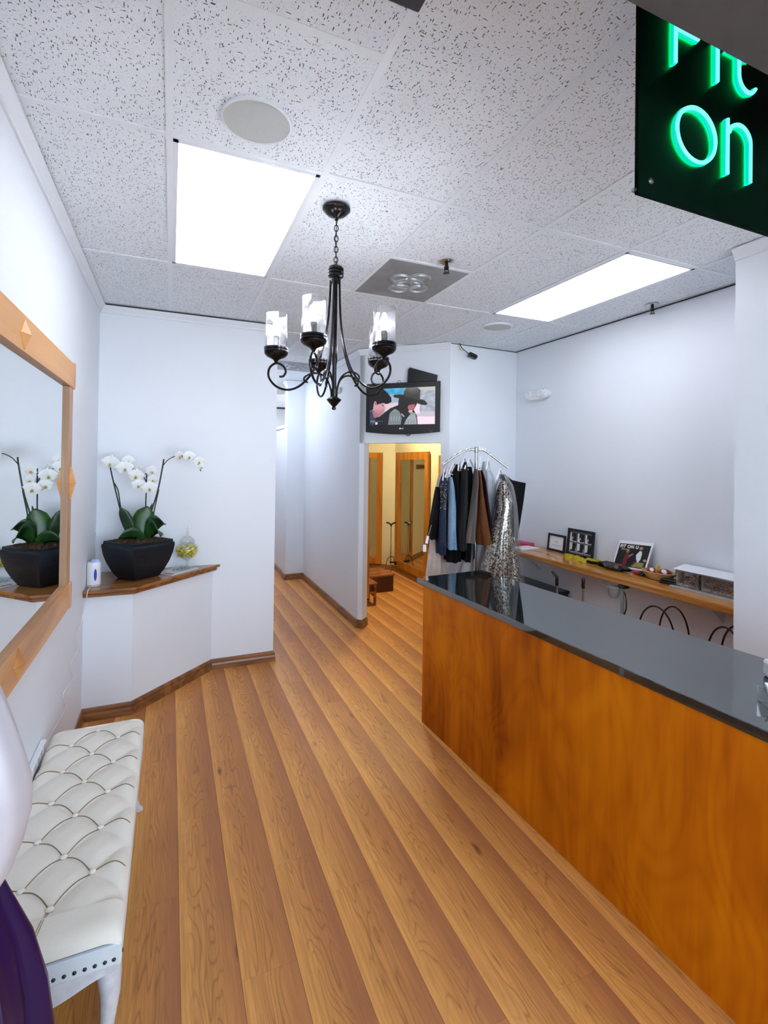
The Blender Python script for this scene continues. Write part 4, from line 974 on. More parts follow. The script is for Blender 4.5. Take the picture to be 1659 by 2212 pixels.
lump('pouch_flap', 'cloth_black', (3.10, 2.80, SZ+0.022), 0.045, 0.09, 0.024, 9, None, None, bb, SZ+0.001)
MB().tube(smooth_path([(3.10, 2.86, SZ+0.02), (3.09, 2.95, SZ+0.012), (3.11, 3.03, SZ+0.010), (3.08, 3.06, SZ+0.008)], 6), [0.012]*19, 8).build('strap', 'cloth_black', bb)
MB().obox((3.065, 2.68, SZ+0.05), (0.008, 0, 0), (0, 0.03, 0), (0, 0, 0.004)).build('red_trim', 'red_plastic', bb, bevel=0.003)
pc = thing('tape_case', 'small red and black tape case beside the shop poster', 'case', (3.12, 2.54, SZ))
lump('case_body', 'red_plastic', (3.115, 2.555, SZ+0.014), 0.022, 0.035, 0.014, 4, None, None, pc, SZ+0.001)
lump('case_cap', 'black_plastic', (3.110, 2.515, SZ+0.015), 0.022, 0.020, 0.015, 6, None, None, pc, SZ+0.001)
tag(lump('chalk_pouch', 'yellow_tape', (3.155, 2.505, SZ+0.014), 0.016, 0.022, 0.013, 8, None, None, None, SZ+0.001), 'small yellow bundle behind the red tape case', 'bundle')
# basket with pincushions
bk = thing('wicker_basket', 'shallow woven basket on the work shelf', 'basket', (3.12, 2.39, SZ))
rows = [[(3.135+rx*math.cos(2*PI*i/32)*(1+0.015*(-1)**i), 2.40+ry*math.sin(2*PI*i/32)*(1+0.015*(-1)**i), SZ+z) for i in range(32)] for rx, ry, z in ((0.05, 0.075, 0.001), (0.065, 0.095, 0.02), (0.078, 0.112, 0.042), (0.082, 0.118, 0.050), (0.076, 0.111, 0.050), (0.062, 0.09, 0.022), (0.04, 0.06, 0.014))]
MB().loft(rows).build('bowl', 'basket', bk)
MB().tube([(3.135+0.080*math.cos(2*PI*i/36), 2.40+0.115*math.sin(2*PI*i/36), SZ+0.051) for i in range(36)], 0.0045, 6, closed=True).build('rim', 'basket', bk)
def pinc(x, y, z, r, label):
    t = thing('pin_cushion', label, 'pin cushion', (x, y, z))
    MB().sphere((x, y, z+r*0.75), r, 18, 10, (1, 1, 0.75)).build('cushion', 'red_cloth', t)
    MB().sphere((x-r*0.55, y-r*0.25, z+r*1.0), r*0.52, 14, 8, (0.7, 1, 1)).build('white_pad', 'paper', t)
    MB().lathe([(r*0.8, 0.0), (r*0.82, 0.012), (r*0.6, 0.014)], (x, y, z), 18).build('wrist_base', 'red_plastic', t)
pinc(3.13, 2.445, SZ+0.018, 0.036, 'dark red pin cushion at the far side of the basket')
pinc(3.125, 2.345, SZ+0.018, 0.042, 'dark red pin cushion with big white pad at the near side of the basket')
yl = MB().tube(smooth_path([(3.12, 2.40, SZ+0.03), (3.11, 2.40, SZ+0.07), (3.125, 2.395, SZ+0.095), (3.135, 2.385, SZ+0.06)], 6), 0.006, 6).build('yellow_ribbon', 'yellow_tape')
tag(yl, 'yellow ribbon loop standing between the pin cushions', 'ribbon')
bc = thing('black_case', 'flat black hinged case beside the basket on the work shelf', 'case', (3.07, 2.26, SZ))
flatbox('case_base', 'black_plastic', (3.075, 2.262, SZ+0.010), 0.035, 0.062, 0.0095, 0.1, bc, 0.004)
flatbox('case_lid', 'black_plastic', (3.080, 2.262, SZ+0.026), 0.033, 0.058, 0.006, 0.16, bc, 0.004)
sc_ = thing('wire_stand', 'black and white wire bracket behind the black case', 'bracket', (3.15, 2.27, SZ))
MB().tube([(3.14, 2.29, SZ+0.002), (3.15, 2.26, SZ+0.07), (3.16, 2.22, SZ+0.002), (3.15, 2.30, SZ+0.045)], 0.003, 6).build('wire', 'plastic_white', sc_)
MB().obox((3.165, 2.265, SZ+0.045), (0.003, 0, 0), (0, 0.03, 0), (0, 0, 0.044)).build('plate', 'black_plastic', sc_)
# clear plastic boxes with trimmings, sheet of paper on top
for k, (y0, y1, lab) in enumerate(((2.055, 2.205, 'clear plastic box of trimmings beside the black case'), (1.715, 2.040, 'clear plastic box of trimmings against the white wall stub'))):
    t = thing('plastic_box', lab, 'box', (3.14, (y0+y1)/2, SZ), 'clear boxes under the paper sheet')
    x0, x1, z0, z1 = 3.045, 3.245, SZ+0.008, SZ+0.105; th = 0.002
    b = MB().box((x0, y0, z0), (x1, y1, z0+th)).box((x0, y0, z0), (x0+th, y1, z1)).box((x1-th, y0, z0), (x1, y1, z1)).box((x0, y0, z0), (x1, y0+th, z1)).box((x0, y1-th, z0), (x1, y1, z1))
    b.build('tub', 'clear_plastic', t)
    MB().box((x0-0.004, y0-0.004, z1), (x1+0.004, y1+0.004, z1+0.007)).build('lid', 'clear_plastic', t, bevel=0.002)
    random.seed(20+k); bits = [MB(), MB(), MB()]
    for j in range(int(420*(y1-y0)/0.15)):
        c = (random.uniform(x0+0.012, x1-0.012), random.uniform(y0+0.012, y1-0.012), z0+0.006+random.random()**1.3*0.058)
        a = random.uniform(0, PI); e = random.uniform(0.004, 0.012)
        bits[j % 3].obox(c, (math.cos(a)*e, math.sin(a)*e, random.uniform(-0.004, 0.004)), (-math.sin(a)*0.004, math.cos(a)*0.004, 0.002), (0, 0.001, 0.003))
    for b, m, nm in zip(bits, ('charcoal', 'taupe', 'champagne'), ('dark', 'grey', 'pale')):
        q = b.build('trimmings', m, t); q['kind'] = 'stuff'; q['label'] = nm+' trimmings inside the clear box'
bt = flatbox('board_underlay', 'grey_print', (3.135, 1.96, SZ+0.004), 0.115, 0.275, 0.0035); tag(bt, 'thin grey board under the clear plastic boxes', 'board')
psht = MB().obox((3.155, 1.99, SZ+0.1165), Vector((0.10, 0.03, 0.002)), Vector((-0.03, 0.255, 0.004)), (0, 0, 0.0012)).build('paper_sheet', 'paper'); tag(psht, 'large white paper lying over the clear plastic boxes', 'paper')

# below the shelf: canes, clamp lamp, wire arches, dark cabinet
def cane(x, y, ztop, head, label):
    t = thing('hem_gauge', label, 'stick', (x, y, 0))
    MB().lathe([(0.009, 0.02), (0.009, ztop-0.06)], (x, y, 0), 12).build('rod', 'chrome', t)
    MB().lathe([(0.07, 0.0), (0.07, 0.012), (0.015, 0.022)], (x, y, 0), 24).build('foot', 'black_plastic', t)
    MB().lathe([(0.010, ztop-0.10), (0.013, ztop-0.095), (0.013, ztop-0.03), (0.010, ztop-0.02)], (x, y, 0), 12).build('grip', 'black_plastic', t)
    if head: MB().tube([(x, y, ztop-0.035), (x-0.008, y+0.03, ztop-0.005), (x-0.008, y+0.045, ztop+0.004)], 0.011, 8).build('handle', 'black_plastic', t)
cane(2.90, 3.13, 0.815, True, 'steel rod with bent black handle under the far part of the shelf')
cane(2.90, 2.852, 0.858, False, 'straight steel rod with black grip under the shelf')
cl = thing('clamp_lamp', 'small grey clamp lamp hanging under the work shelf', 'lamp', (2.91, 2.53, SZ-0.05))
MB().lathe([(0.046, 0.0), (0.040, -0.018), (0.034, -0.06), (0.022, -0.078), (0.0, -0.082)], (2.905, 2.575, SZ-0.075), 24).build('lamp_head', 'grey_metal', cl)
MB().box((2.905, 2.49, SZ-0.075), (2.965, 2.545, SZ-0.0505)).build('clamp', 'black_plastic', cl, bevel=0.006)
MB().tube(smooth_path([(2.91, 2.51, SZ-0.07), (2.90, 2.47, SZ-0.11), (2.90, 2.465, SZ-0.20), (2.905, 2.50, SZ-0.29), (2.91, 2.51, SZ-0.40)], 6), 0.005, 8).build('cord', 'black_plastic', cl)
MB().tube([(2.92, 2.515, SZ-0.07), (2.92, 2.515, SZ-0.45), (2.92, 2.515, 0.01)], 0.014, 10).build('tube_post', 'grey_metal', cl)
def arch(y0, y1, ztop, x, t, nm='hoop'):
    pts = [(x, y0, 0.02)]+[(x, (y0+y1)/2-(y1-y0)/2*math.cos(PI*i/18), ztop-0.20+0.20*math.sin(PI*i/18)) for i in range(19)]+[(x, y1, 0.02)]
    MB().tube(pts, 0.0055, 8).build(nm, 'black_plastic', t)
for k, (ya, yb, zt_, lab) in enumerate(((2.105, 2.365, 0.79, 'black wire arch rack under the shelf behind the counter'), (1.70, 1.905, 0.79, 'black wire arch rack partly hidden by the white wall stub'))):
    t = thing('wire_rack', lab, 'rack', (2.9, (ya+yb)/2, 0), 'black wire arch racks')
    arch(ya, yb, zt_, 2.90, t); arch(ya-0.01, ya+0.20, zt_-0.005, 3.02, t)
    MB().box((2.87, ya-0.03, 0.0), (3.06, yb+0.02, 0.022)).build('base', 'black_plastic', t, bevel=0.004)
dk = thing('storage_chest', 'low black storage chest under the far end of the work shelf', 'chest', (3.1, 3.72, 0))
MB().box((2.98, 3.365, 0.0), (3.25, 4.07, 0.56)).build('body', 'black_matte', dk, bevel=0.006)
MB().box((2.97, 3.355, 0.56), (3.255, 4.08, 0.585)).build('lid', 'black_plastic', dk, bevel=0.004)
MB().box((2.972, 3.68, 0.47), (2.98, 3.76, 0.50)).build('latch', 'chrome', dk)

# ================================================================== clothes rack
RX, RY = 2.33, 3.46
LAT = Vector((rr.x, rr.y, 0)).normalized(); FWD = Vector((fw.x, fw.y, 0)).normalized(); UP = Vector((0, 0, 1))
def rk(u, d, z): return Vector((RX, RY, 0))+LAT*u+FWD*d+UP*z
ra = thing('clothes_rack', 'chrome two arm clothes rack crowded with garments', 'clothes rack', (RX, RY, 0))
MB().tube([rk(0, 0, 0.03), rk(0, 0, 1.80), rk(0, 0, 1.832)], 0.0125, 16).build('post', 'chrome', ra)
MB().lathe([(0.015, 1.79), (0.018, 1.80), (0.018, 1.832), (0.012, 1.838), (0, 1.838)], rk(0, 0, 0), 16).build('collar', 'chrome', ra)
for a in range(4):
    e = LAT*math.cos(a*PI/2+0.7)+FWD*math.sin(a*PI/2+0.7); MB().tube([rk(0, 0, 0.05), rk(0, 0, 0.03)+e*0.05, rk(0, 0, 0.012)+e*0.38], 0.011, 10).build('foot', 'chrome', ra)
armL = smooth_path([(0, 0, 1.815), (-0.06, 0, 1.812), (-0.13, 0, 1.785), (-0.20, 0, 1.742), (-0.275, 0, 1.688)], 6)
armR = smooth_path([(0, 0, 1.815), (0.045, 0, 1.814), (0.075, 0, 1.805), (0.16, 0, 1.745), (0.265, 0, 1.668)], 6)
for A in (armL, armR):
    am = MB().tube([rk(p.x, 0, p.z) for p in A], 0.0085, 10).build('arm', 'chrome', ra)
    for s in (0.35, 0.52, 0.68, 0.84, 1.0):
        p = A[int(s*(len(A)-1))]; MB().tube([rk(p.x, 0, p.z), rk(p.x, 0, p.z+0.02)], 0.0035, 6).build('stop_pin', 'chrome', am)
def armz(u):
    A = armL if u < 0 else armR; best = min(A, key=lambda p: abs(p.x-u)); return best.z
def hanger(u, drop, label, yaw=0.35):
    z = armz(u); t = thing('clothes_hanger', label, 'hanger', rk(u, 0, z), 'white hangers on the rack')
    e = (FWD*math.cos(yaw)+LAT*math.sin(yaw))
    c = rk(u, 0, z+0.011)
    pts = [c+e*(-0.016)+UP*(-0.012), c+e*(-0.016)+UP*0.004, c+UP*0.014, c+e*0.016+UP*0.004, c+e*0.010+UP*(-0.03), c+UP*(-drop)]
    MB().tube(smooth_path(pts, 5), 0.0028, 8).build('hook', 'plastic_white', t)
    s = []
    for k in range(-8, 9):
        q = k/8; s.append(c+e*(0.165*q)+UP*(-drop-0.085*abs(q)**1.2))
    MB().tube(s, 0.0062, 8).build('shoulder_bar', 'plastic_white', t)
    MB().tube([s[0], c+UP*(-drop-0.095), s[-1]], 0.0045, 8).build('trouser_bar', 'plastic_white', t)
def garment(name, label, rows, m, d=0.0, depth=0.15, folds=7, amp=0.010, seed=0, cat='garment', parts=None, yaw=0.0):
    """rows: (z, left u, right u) from top to hem; a draped closed shell with folds"""
    random.seed(seed); ph = random.uniform(0, 6); rows_ = []
    zs = [r[0] for r in rows]; n = 64; K = 26
    for k in range(K+1):
        z = zs[0]+(zs[-1]-zs[0])*k/K
        for a, b in zip(rows[:-1], rows[1:]):
            if a[0] >= z-1e-9 >= b[0]-1e-6:
                s = (a[0]-z)/max(1e-6, a[0]-b[0]); lo = a[1]+(b[1]-a[1])*s; hi = a[2]+(b[2]-a[2])*s; break
        f = k/K; ring = []
        dd = depth*(0.35+0.65*min(1, (f/0.16))**0.6)
        for i in range(n):
            a = 2*PI*i/n; c, s_ = math.cos(a), math.sin(a)
            wob = 1+1.6*amp/max(0.02, (hi-lo)/2)*min(1, 0.25+f)*math.sin(folds*a+ph+1.5*math.sin(3*f))
            u = (lo+hi)/2+(hi-lo)/2*c*wob; v = d+dd*s_*(1+0.12*math.sin(folds*a+ph)*f)
            ring.append(rk(u, v, z))
        rows_.append(ring)
    g = MB().loft(rows_).build(name, m); tag(g, label, cat, 'garments hanging on the rack'); return g
def px(x): return (x-1027)*0.00385
def pz(y): return 1.829-(y-968)*0.003905
def rows_px(l): return [(pz(y), px(a), px(b)) for y, a, b in l]
garment('long_gown', 'pale champagne gown in sheer cover at the left of the rack', rows_px([(1030, 950, 958), (1080, 943, 962), (1150, 937, 966), (1235, 927, 972), (1330, 922, 975)]), 'champagne', 0.16, 0.10, 9, 0.006, 1, 'gown')
g1 = garment('jacket', 'black jacket hanging leftmost on the rack with paper tags', rows_px([(1052, 941, 947), (1080, 937, 949), (1120, 931, 947), (1160, 926, 940)]), 'cloth_black', 0.02, 0.13, 5, 0.004, 2, 'jacket')
tg = MB().obox(rk(px(916), -0.10, pz(1178)), LAT*0.013, UP*0.028, FWD*0.0008).obox(rk(px(921), -0.105, pz(1160)), LAT*0.010+UP*(-0.003), UP*0.030+LAT*0.006, FWD*0.0008).build('price_tag', 'paper', g1); tg['label'] = 'white paper tags'
tube_ = MB().tube([rk(px(916), -0.10, pz(1171)), rk(px(924), -0.105, pz(1148)), rk(px(930), -0.10, pz(1130))], 0.001, 5).build('tag_string', 'plastic_white', g1)
g = garment('beaded_dress', 'dark navy beaded dress with silver neckline on the rack', rows_px([(1020, 955, 961), (1045, 948, 963), (1100, 945, 964), (1150, 943, 964), (1190, 944, 962)]), 'navy', -0.03, 0.12, 6, 0.006, 3, 'dress')
bd = MB(); random.seed(31)
for k in range(110):
    s = random.random(); bd.sphere(rk(px(947+13*s+random.uniform(-2, 2)), -0.155+0.02*abs(s-0.5), pz(1042+random.uniform(0, 55))), random.uniform(0.0022, 0.0048), 6, 4)
q = bd.build('beading', 'sequin', g); q['kind'] = 'stuff'; q['label'] = 'silver beading on the neckline'
garment('jeans_jacket', 'light blue denim jacket on the rack', rows_px([(1030, 966, 974), (1050, 963, 978), (1090, 963, 982), (1140, 962, 984), (1178, 961, 986)]), 'denim', -0.04, 0.13, 6, 0.006, 4, 'jacket')
garment('black_dress', 'long black dress between denim jacket and charcoal coat', rows_px([(1003, 986, 991), (1030, 974, 994), (1080, 972, 996), (1150, 968, 997), (1178, 965, 997), (1208, 963, 995)]), 'cloth_black', 0.03, 0.13, 6, 0.006, 5, 'dress')
garment('charcoal_coat', 'charcoal grey coat in the middle of the rack', rows_px([(998, 1000, 1004), (1020, 993, 1005), (1080, 989, 1006), (1140, 987, 1006), (1180, 986, 1004)]), 'charcoal', -0.05, 0.12, 6, 0.005, 6, 'coat')
garment('black_coat', 'black coat left of the taupe suit jacket on the rack', rows_px([(1008, 1010, 1018), (1025, 1003, 1020), (1080, 1000, 1019), (1150, 998, 1017), (1206, 1000, 1016)]), 'cloth_black', 0.02, 0.13, 6, 0.005, 7, 'coat')
garment('suit_jacket', 'grey taupe suit jacket beside the brown jacket on the rack', rows_px([(1012, 1018, 1024), (1040, 1014, 1026), (1100, 1008, 1024), (1150, 1000, 1022), (1162, 999, 1022)]), 'taupe', -0.125, 0.10, 5, 0.006, 8, 'jacket')
garment('brown_jacket', 'rust brown jacket near the post of the rack', rows_px([(1015, 1022, 1029), (1060, 1023, 1033), (1110, 1022, 1041), (1135, 1020, 1046), (1165, 1023, 1051)]), 'brown_cloth', -0.135, 0.11, 5, 0.007, 9, 'jacket')
garment('maroon_blouse', 'dark maroon blouse right of the brown jacket', rows_px([(1015, 1033, 1039), (1040, 1035, 1045), (1090, 1038, 1052), (1130, 1043, 1058), (1145, 1046, 1060)]), 'maroon', -0.02, 0.12, 6, 0.005, 10, 'blouse')
gw = garment('pale_gown', 'long pale blue white gown on the right arm of the rack', rows_px([(996, 1050, 1056), (1030, 1045, 1074), (1090, 1046, 1078), (1150, 1030, 1080), (1235, 994, 1084), (1330, 985, 1088)]), 'pale_blue', 0.14, 0.10, 11, 0.010, 11, 'gown')
sq_ = garment('sequin_gown', 'silver sequin gown in plastic on the right of the rack', rows_px([(1036, 1077, 1083), (1046, 1073, 1088), (1062, 1068, 1097), (1080, 1067, 1099), (1098, 1069, 1094), (1110, 1069, 1091), (1125, 1064, 1094), (1160, 1054, 1101), (1200, 1046, 1108), (1250, 1039, 1118), (1335, 1030, 1124)]), 'sequin', -0.08, 0.11, 11, 0.012, 12, 'gown')
gc_ = garment('plastic_cover', 'clear plastic cover', rows_px([(1022, 1076, 1084), (1046, 1066, 1100), (1090, 1063, 1108), (1150, 1050, 1112), (1240, 1036, 1122), (1320, 1026, 1128)]), 'sheer_plastic', -0.08, 0.135, 13, 0.016, 13, 'garment cover')
for k_ in ('category', 'group'): del gc_[k_]
gc_.parent = sq_
garment('black_trousers', 'black trousers hung wide at the right end of the rack', rows_px([(1024, 1084, 1096), (1036, 1086, 1112), (1041, 1088, 1142), (1080, 1091, 1137), (1130, 1094, 1129), (1180, 1097, 1121)]), 'cloth_black', 0.10, 0.06, 4, 0.003, 14, 'trousers')
for k, (u, dr, lab) in enumerate(((-0.262, 0.055, 'white hanger at the outer end of the left arm'), (-0.225, 0.06, 'white hanger above the beaded dress'), (-0.185, 0.06, 'white hanger above the denim jacket'), (-0.14, 0.06, 'white hanger above the black dress'), (-0.10, 0.06, 'white hanger above the charcoal coat'), (-0.055, 0.08, 'white hanger above the suit jacket'), (0.03, 0.07, 'white hanger beside the post above the maroon blouse'), (0.10, 0.06, 'white hanger above the pale gown'), (0.20, 0.07, 'white hanger above the sequin gown'))):
    hanger(u, dr, lab, 0.2+0.1*(k % 3))

# ================================================================== television
NT_ = Vector((-0.7071, -0.7071, 0)); ET = Vector((0.7071, -0.7071, 0))
def tvp(s, n_, z): return Vector((1.82, 4.68, 0))+ET*s+NT_*n_+UP*z
tv = thing('television', 'black flat television mounted on the angled wall above the opening', 'television', tvp(0.389, 0, 2.0))
W_ = 0.777; rows = []
out = [(0.0, 2.005), (0.0, 2.493), (W_, 2.489), (W_, 2.0)]
bot = [(W_-(W_)*i/12, 2.0-0.024*math.sin(PI*i/12)+0.005*i/12) for i in range(1, 12)]
poly = out[:1]+out[1:]+bot
MB().loft([[tvp(s*1.0, 0.0, z) for s, z in poly], [tvp(s, 0.012, z) for s, z in poly]][::-1], True, False).build('bezel', 'black_plastic', tv, bevel=0.003)
MB().obox(tvp(W_/2, -0.013, 2.25), ET*0.30, UP*0.17, NT_*0.013).build('back_housing', 'black_matte', tv)
MB().obox(tvp(W_/2, -0.031, 2.25), ET*0.12, UP*0.10, NT_*0.006).build('wall_mount', 'black_matte', tv)
def noise2(u, v): return 0.5+0.25*math.sin(17*u+5*math.sin(9*v))+0.25*math.sin(13*v+4*math.sin(11*u))
def tvfn(u, v):
    # worked out on a 1060 x 600 canvas: a younger man's profile at left, an older man in a wide hat at centre
    x = 305+1055*u; yb = 1045-15*u; yt = 475-70*u; y = yb-v*(yb-yt); P = lambda *q: inpoly(x, y, q)
    nz = noise2(u*1.7, v*1.3)-0.5; nf = noise2(u*6, v*4)-0.5
    c = np.array((150, 156, 168.0))+28*nz
    if y < 470 and x > 1090: c = np.array((176, 170, 168.0))
    if x > 1080 and y > 905: c = np.array((222, 198, 212.0))
    elif x > 1020 and 700 < y < 860 and x < 1120: c = np.array((212, 194, 206.0))
    elif x > 1080 and y > 820: c = np.array((178, 172, 182.0))
    if x < 880:
        c = np.array((140, 156, 172.0))+14*nz
        if P((525, 460), (885, 440), (850, 545), (720, 548), (640, 560)): c = np.array((62, 146, 184.0))+30*nz
        if P((540, 705), (770, 676), (775, 730), (560, 830)): c = np.array((196, 180, 192.0))
    # younger man
    if P((300, 840), (350, 790), (410, 930), (410, 1050), (300, 1050)): c = np.array((46, 56, 76.0))+30*nf
    if P((340, 800), (395, 815), (470, 890), (420, 940), (375, 920)): c = np.array((150, 98, 112.0))
    if P((375, 690), (430, 705), (530, 692), (552, 735), (574, 770), (552, 795), (545, 830), (500, 892), (465, 888), (400, 830), (372, 770)):
        c = np.array((190, 138, 146.0))-0.28*max(0, y-760)*np.array((1, 1, 1))+16*nf
        if P((500, 712), (548, 722), (540, 742), (505, 735)): c = np.array((120, 70, 82.0))
        if P((520, 800), (552, 798), (540, 818)): c = np.array((160, 88, 104.0))
    if P((300, 450), (520, 455), (600, 525), (662, 600), (668, 668), (610, 702), (565, 706), (540, 688), (440, 714), (405, 740), (372, 700), (360, 790), (330, 810), (300, 830)): c = np.array((16, 13, 17.0))+10*nf
    if ((x-396)/22)**2+((y-708)/42)**2 < 1: c = np.array((206, 140, 158.0)) if ((x-396)/12)**2+((y-705)/25)**2 > 1 else np.array((130, 75, 90.0))
    # older man: coat, shirt, lapels
    if P((400, 930), (480, 905), (560, 838), (650, 772), (790, 715), (1030, 800), (1078, 900), (1098, 1050), (400, 1050)):
        c = np.array((20, 21, 24.0))
        if P((640, 850), (720, 780), (800, 825), (835, 930), (820, 1050), (615, 1050)): c = np.array((112, 122, 126.0))+70*(noise2(u*9+v*4, v*2)-0.5)
        if P((905, 960), (1000, 830), (1050, 850), (1092, 1050), (870, 1050)): c = np.array((136, 142, 148.0))+60*(noise2(u*9-v*4, v*2)-0.5)
        if P((830, 850), (890, 905), (870, 915), (825, 880)): c = np.array((150, 140, 140.0))
        if 405 < x < 440 and 1000 < y < 1036: c = np.array((215, 215, 222.0))
    if P((785, 610), (1085, 655), (1072, 712), (1030, 790), (985, 850), (905, 890), (800, 835), (775, 745)): c = np.array((24, 22, 23.0))+10*nf
    if P((940, 722), (1030, 700), (1052, 720), (1035, 760), (1022, 790), (950, 800), (932, 765)): c = np.array((158, 84, 94.0))+50*nf
    if P((950, 800), (1015, 795), (1000, 835), (970, 850), (945, 832)): c = np.array((176, 160, 164.0))+30*nf
    if P((868, 500), (900, 432), (990, 425), (1080, 428), (1132, 465), (1122, 645), (1000, 642), (850, 598)): c = np.array((50, 50, 49.0))+np.array((62, 58, 50.0))*max(0, (560-y)/140)*(0.4+0.6*math.sin(PI*max(0, min(1, (x-868)/260))))
    if P((693, 572), (720, 552), (800, 545), (855, 548), (900, 592), (1010, 606), (1105, 640), (1120, 616), (1195, 636), (1242, 685), (1228, 716), (1150, 712), (1060, 676), (950, 648), (800, 612), (712, 598)): c = np.array((26, 28, 28.0))
    if 975 < y < 1000 and 312 < x < 525 and int(x/7) % 3 > 0 and (x < 400 or y < 992): c = c+60
    return srgb(*np.clip(c, 2, 250))
so_ = tvp(0.044, 0.0132, 2.076)
scr = picture('screen', 'tv_picture', so_, ET, UP, 0.683, 0.362, 210, 116, tvfn, tv); scr['label'] = 'lit screen showing two men, one in a wide dark hat'
disc = MB().lathe([(0.0, 0.0), (0.0085, 0.0), (0.0085, 0.0006)], tvp(0.371, 0.0122, 2.037), 20, NT_).build('logo_disc', 'white_print', tv)
text_obj('LG', 0.021, tvp(0.395, 0.0130, 2.037), ET, UP, 'white_print', 'logo_lettering', tv)
MB().tube([tvp(0.69+0.018*math.cos(PI*i/10), 0.0125, 2.018-0.012*math.sin(PI*i/10)) for i in range(11)], 0.0012, 5).build('power_mark', 'grey_metal', tv)
MB().tube([tvp(0.45+0.022*math.cos(PI*i/10), -0.01, 1.985-0.018*math.sin(PI*i/10)) for i in range(11)], 0.004, 6).build('cable_loop', 'black_plastic', tv)
bxt = thing('media_box', 'black media box tilted on top of the television', 'box', tvp(0.55, -0.02, 2.49))
MB().loft([[tvp(s, n_, z) for s, z in ((0.437, 2.494), (0.445, 2.620), (0.462, 2.637), (0.742, 2.548), (0.735, 2.492))] for n_ in (0.004, -0.020)], True, False).build('case', 'black_plastic', bxt, bevel=0.004)
MB().loft([[tvp(s, n_, z) for s, z in ((0.462, 2.6372), (0.464, 2.640), (0.744, 2.551), (0.742, 2.5482))] for n_ in (0.002, -0.018)], True, False).build('top_edge', 'grey_metal', bxt)
MB().tube(smooth_path([tvp(0.37, -0.02, 2.49), tvp(0.36, -0.02, 2.515), tvp(0.335, -0.025, 2.52), tvp(0.32, -0.022, 2.495)], 5), 0.003, 6).build('cable', 'grey_metal', bxt)

# security camera hanging on the back wall
sk_ = thing('security_camera', 'small black camera dangling by its cable from the ceiling corner', 'camera', (2.66, 4.10, 2.74))
MB().tube(smooth_path([(2.545, 4.075, CZ), (2.56, 4.07, 2.82), (2.60, 4.06, 2.785), (2.64, 4.05, 2.755)], 6), 0.004, 6).build('cable', 'black_plastic', sk_)
MB().tube(smooth_path([(2.535, 4.08, CZ), (2.545, 4.075, 2.80), (2.585, 4.06, 2.79)], 6), 0.003, 6).build('cable', 'yellow_tape', sk_)
MB().obox((2.665, 4.04, 2.742), Vector((0.040, 0, -0.012)), Vector((0, 0.022, 0)), Vector((0.006, 0, 0.022))).build('housing', 'black_plastic', sk_, bevel=0.006)
MB().lathe([(0.016, 0), (0.016, 0.012), (0.011, 0.014), (0, 0.012)], (2.690, 4.02, 2.735), 16, Vector((0.5, -0.8, -0.2))).build('lens', 'black_plastic', sk_)
tag(MB().tube([(2.14, 4.38, CZ-0.004), (2.20, 4.32, CZ-0.004)], 0.008, 6).build('cable_cover', 'black_plastic'), 'short black cable stub where the television wall meets the ceiling', 'cable')

# emergency lights
el = thing('emergency_light', 'white twin emergency light fitting on the right wall', 'emergency light', (XR-0.04, 3.77, 2.37))
MB().loft([[(XR-xo, 3.78+0.155*k*math.cos(2*PI*i/32)*(abs(math.cos(2*PI*i/32))**-0.3 if abs(math.cos(2*PI*i/32)) > 0.05 else 1), 2.372+0.052*k*math.sin(2*PI*i/32)) for i in range(32)] for xo, k in ((0.001, 1.0), (0.045, 1.0), (0.060, 0.9))]).build('body', 'plastic_white', el)
for y in (3.70, 3.87):
    MB().lathe([(0.042, 0.0), (0.042, 0.006)], (XR-0.050, y, 2.378), 26, Vector((-1, -0.15, -0.05))).build('lamp_ring', 'grey_print', el)
    MB().lathe([(0.036, 0.0), (0.040, 0.012), (0.038, 0.026), (0.031, 0.032), (0.030, 0.026), (0.0, 0.024)], (XR-0.050, y, 2.378), 26, Vector((-1, -0.15, -0.05))).build('lamp_head', 'plastic_white', el)
e2 = thing('emergency_light', 'small twin emergency light on the corridor wall', 'emergency light', (1.77, 5.47, 2.52))
MB().box((1.755, 5.40, 2.50), (1.7845, 5.55, 2.56)).build('body', 'plastic_white', e2, bevel=0.006)
for y in (5.40, 5.55): MB().lathe([(0.03, 0.0), (0.034, 0.03), (0.0, 0.034)], (1.75, y, 2.545), 18, Vector((-1, -0.4, -0.2))).build('lamp_head', 'clear_plastic', e2)
sh2 = thing('wooden_bracket', 'dark reddish wooden bracket on the wall stub at right edge', 'bracket', (2.85, 1.47, 0.95))
MB().box((2.80, 1.40, 0.90), (2.95, 1.499, 0.96)).build('block', 'platform_wood', sh2, bevel=0.006)
MB().box((2.82, 1.465, 0.84), (2.86, 1.499, 0.90)).build('support', 'platform_wood', sh2, bevel=0.004)

# ================================================================== fitting room
def booth_mirror(name, label, o, ex, nrm, w_, z0, z1, fwid, th, m='booth_wood'):
    o, ex, nrm = Vector(o), Vector(ex).normalized(), Vector(nrm).normalized()
    t = thing(name, label, 'mirror', o+ex*w_/2+UP*z0, 'fitting room mirrors')
    def bar(nm, u0, u1, a, b, mm_, n0, n1): MB().obox(o+ex*(u0+u1)/2+UP*(a+b)/2+nrm*(n0+n1)/2, ex*(u1-u0)/2, UP*(b-a)/2, nrm*(n1-n0)/2).build(nm, mm_, t)
    bar('glass', fwid-0.01, w_-fwid+0.01, z0+fwid-0.01, z1-fwid+0.01, 'mirror_glass', 0.004, th*0.55)
    bar('side_stile', 0, fwid, z0, z1, m, 0.002, th); bar('side_stile', w_-fwid, w_, z0, z1, m, 0.002, th)
    bar('top_rail', fwid, w_-fwid, z1-fwid, z1, m, 0.002, th); bar('bottom_rail', fwid, w_-fwid, z0, z0+fwid, m, 0.002, th)
    return t
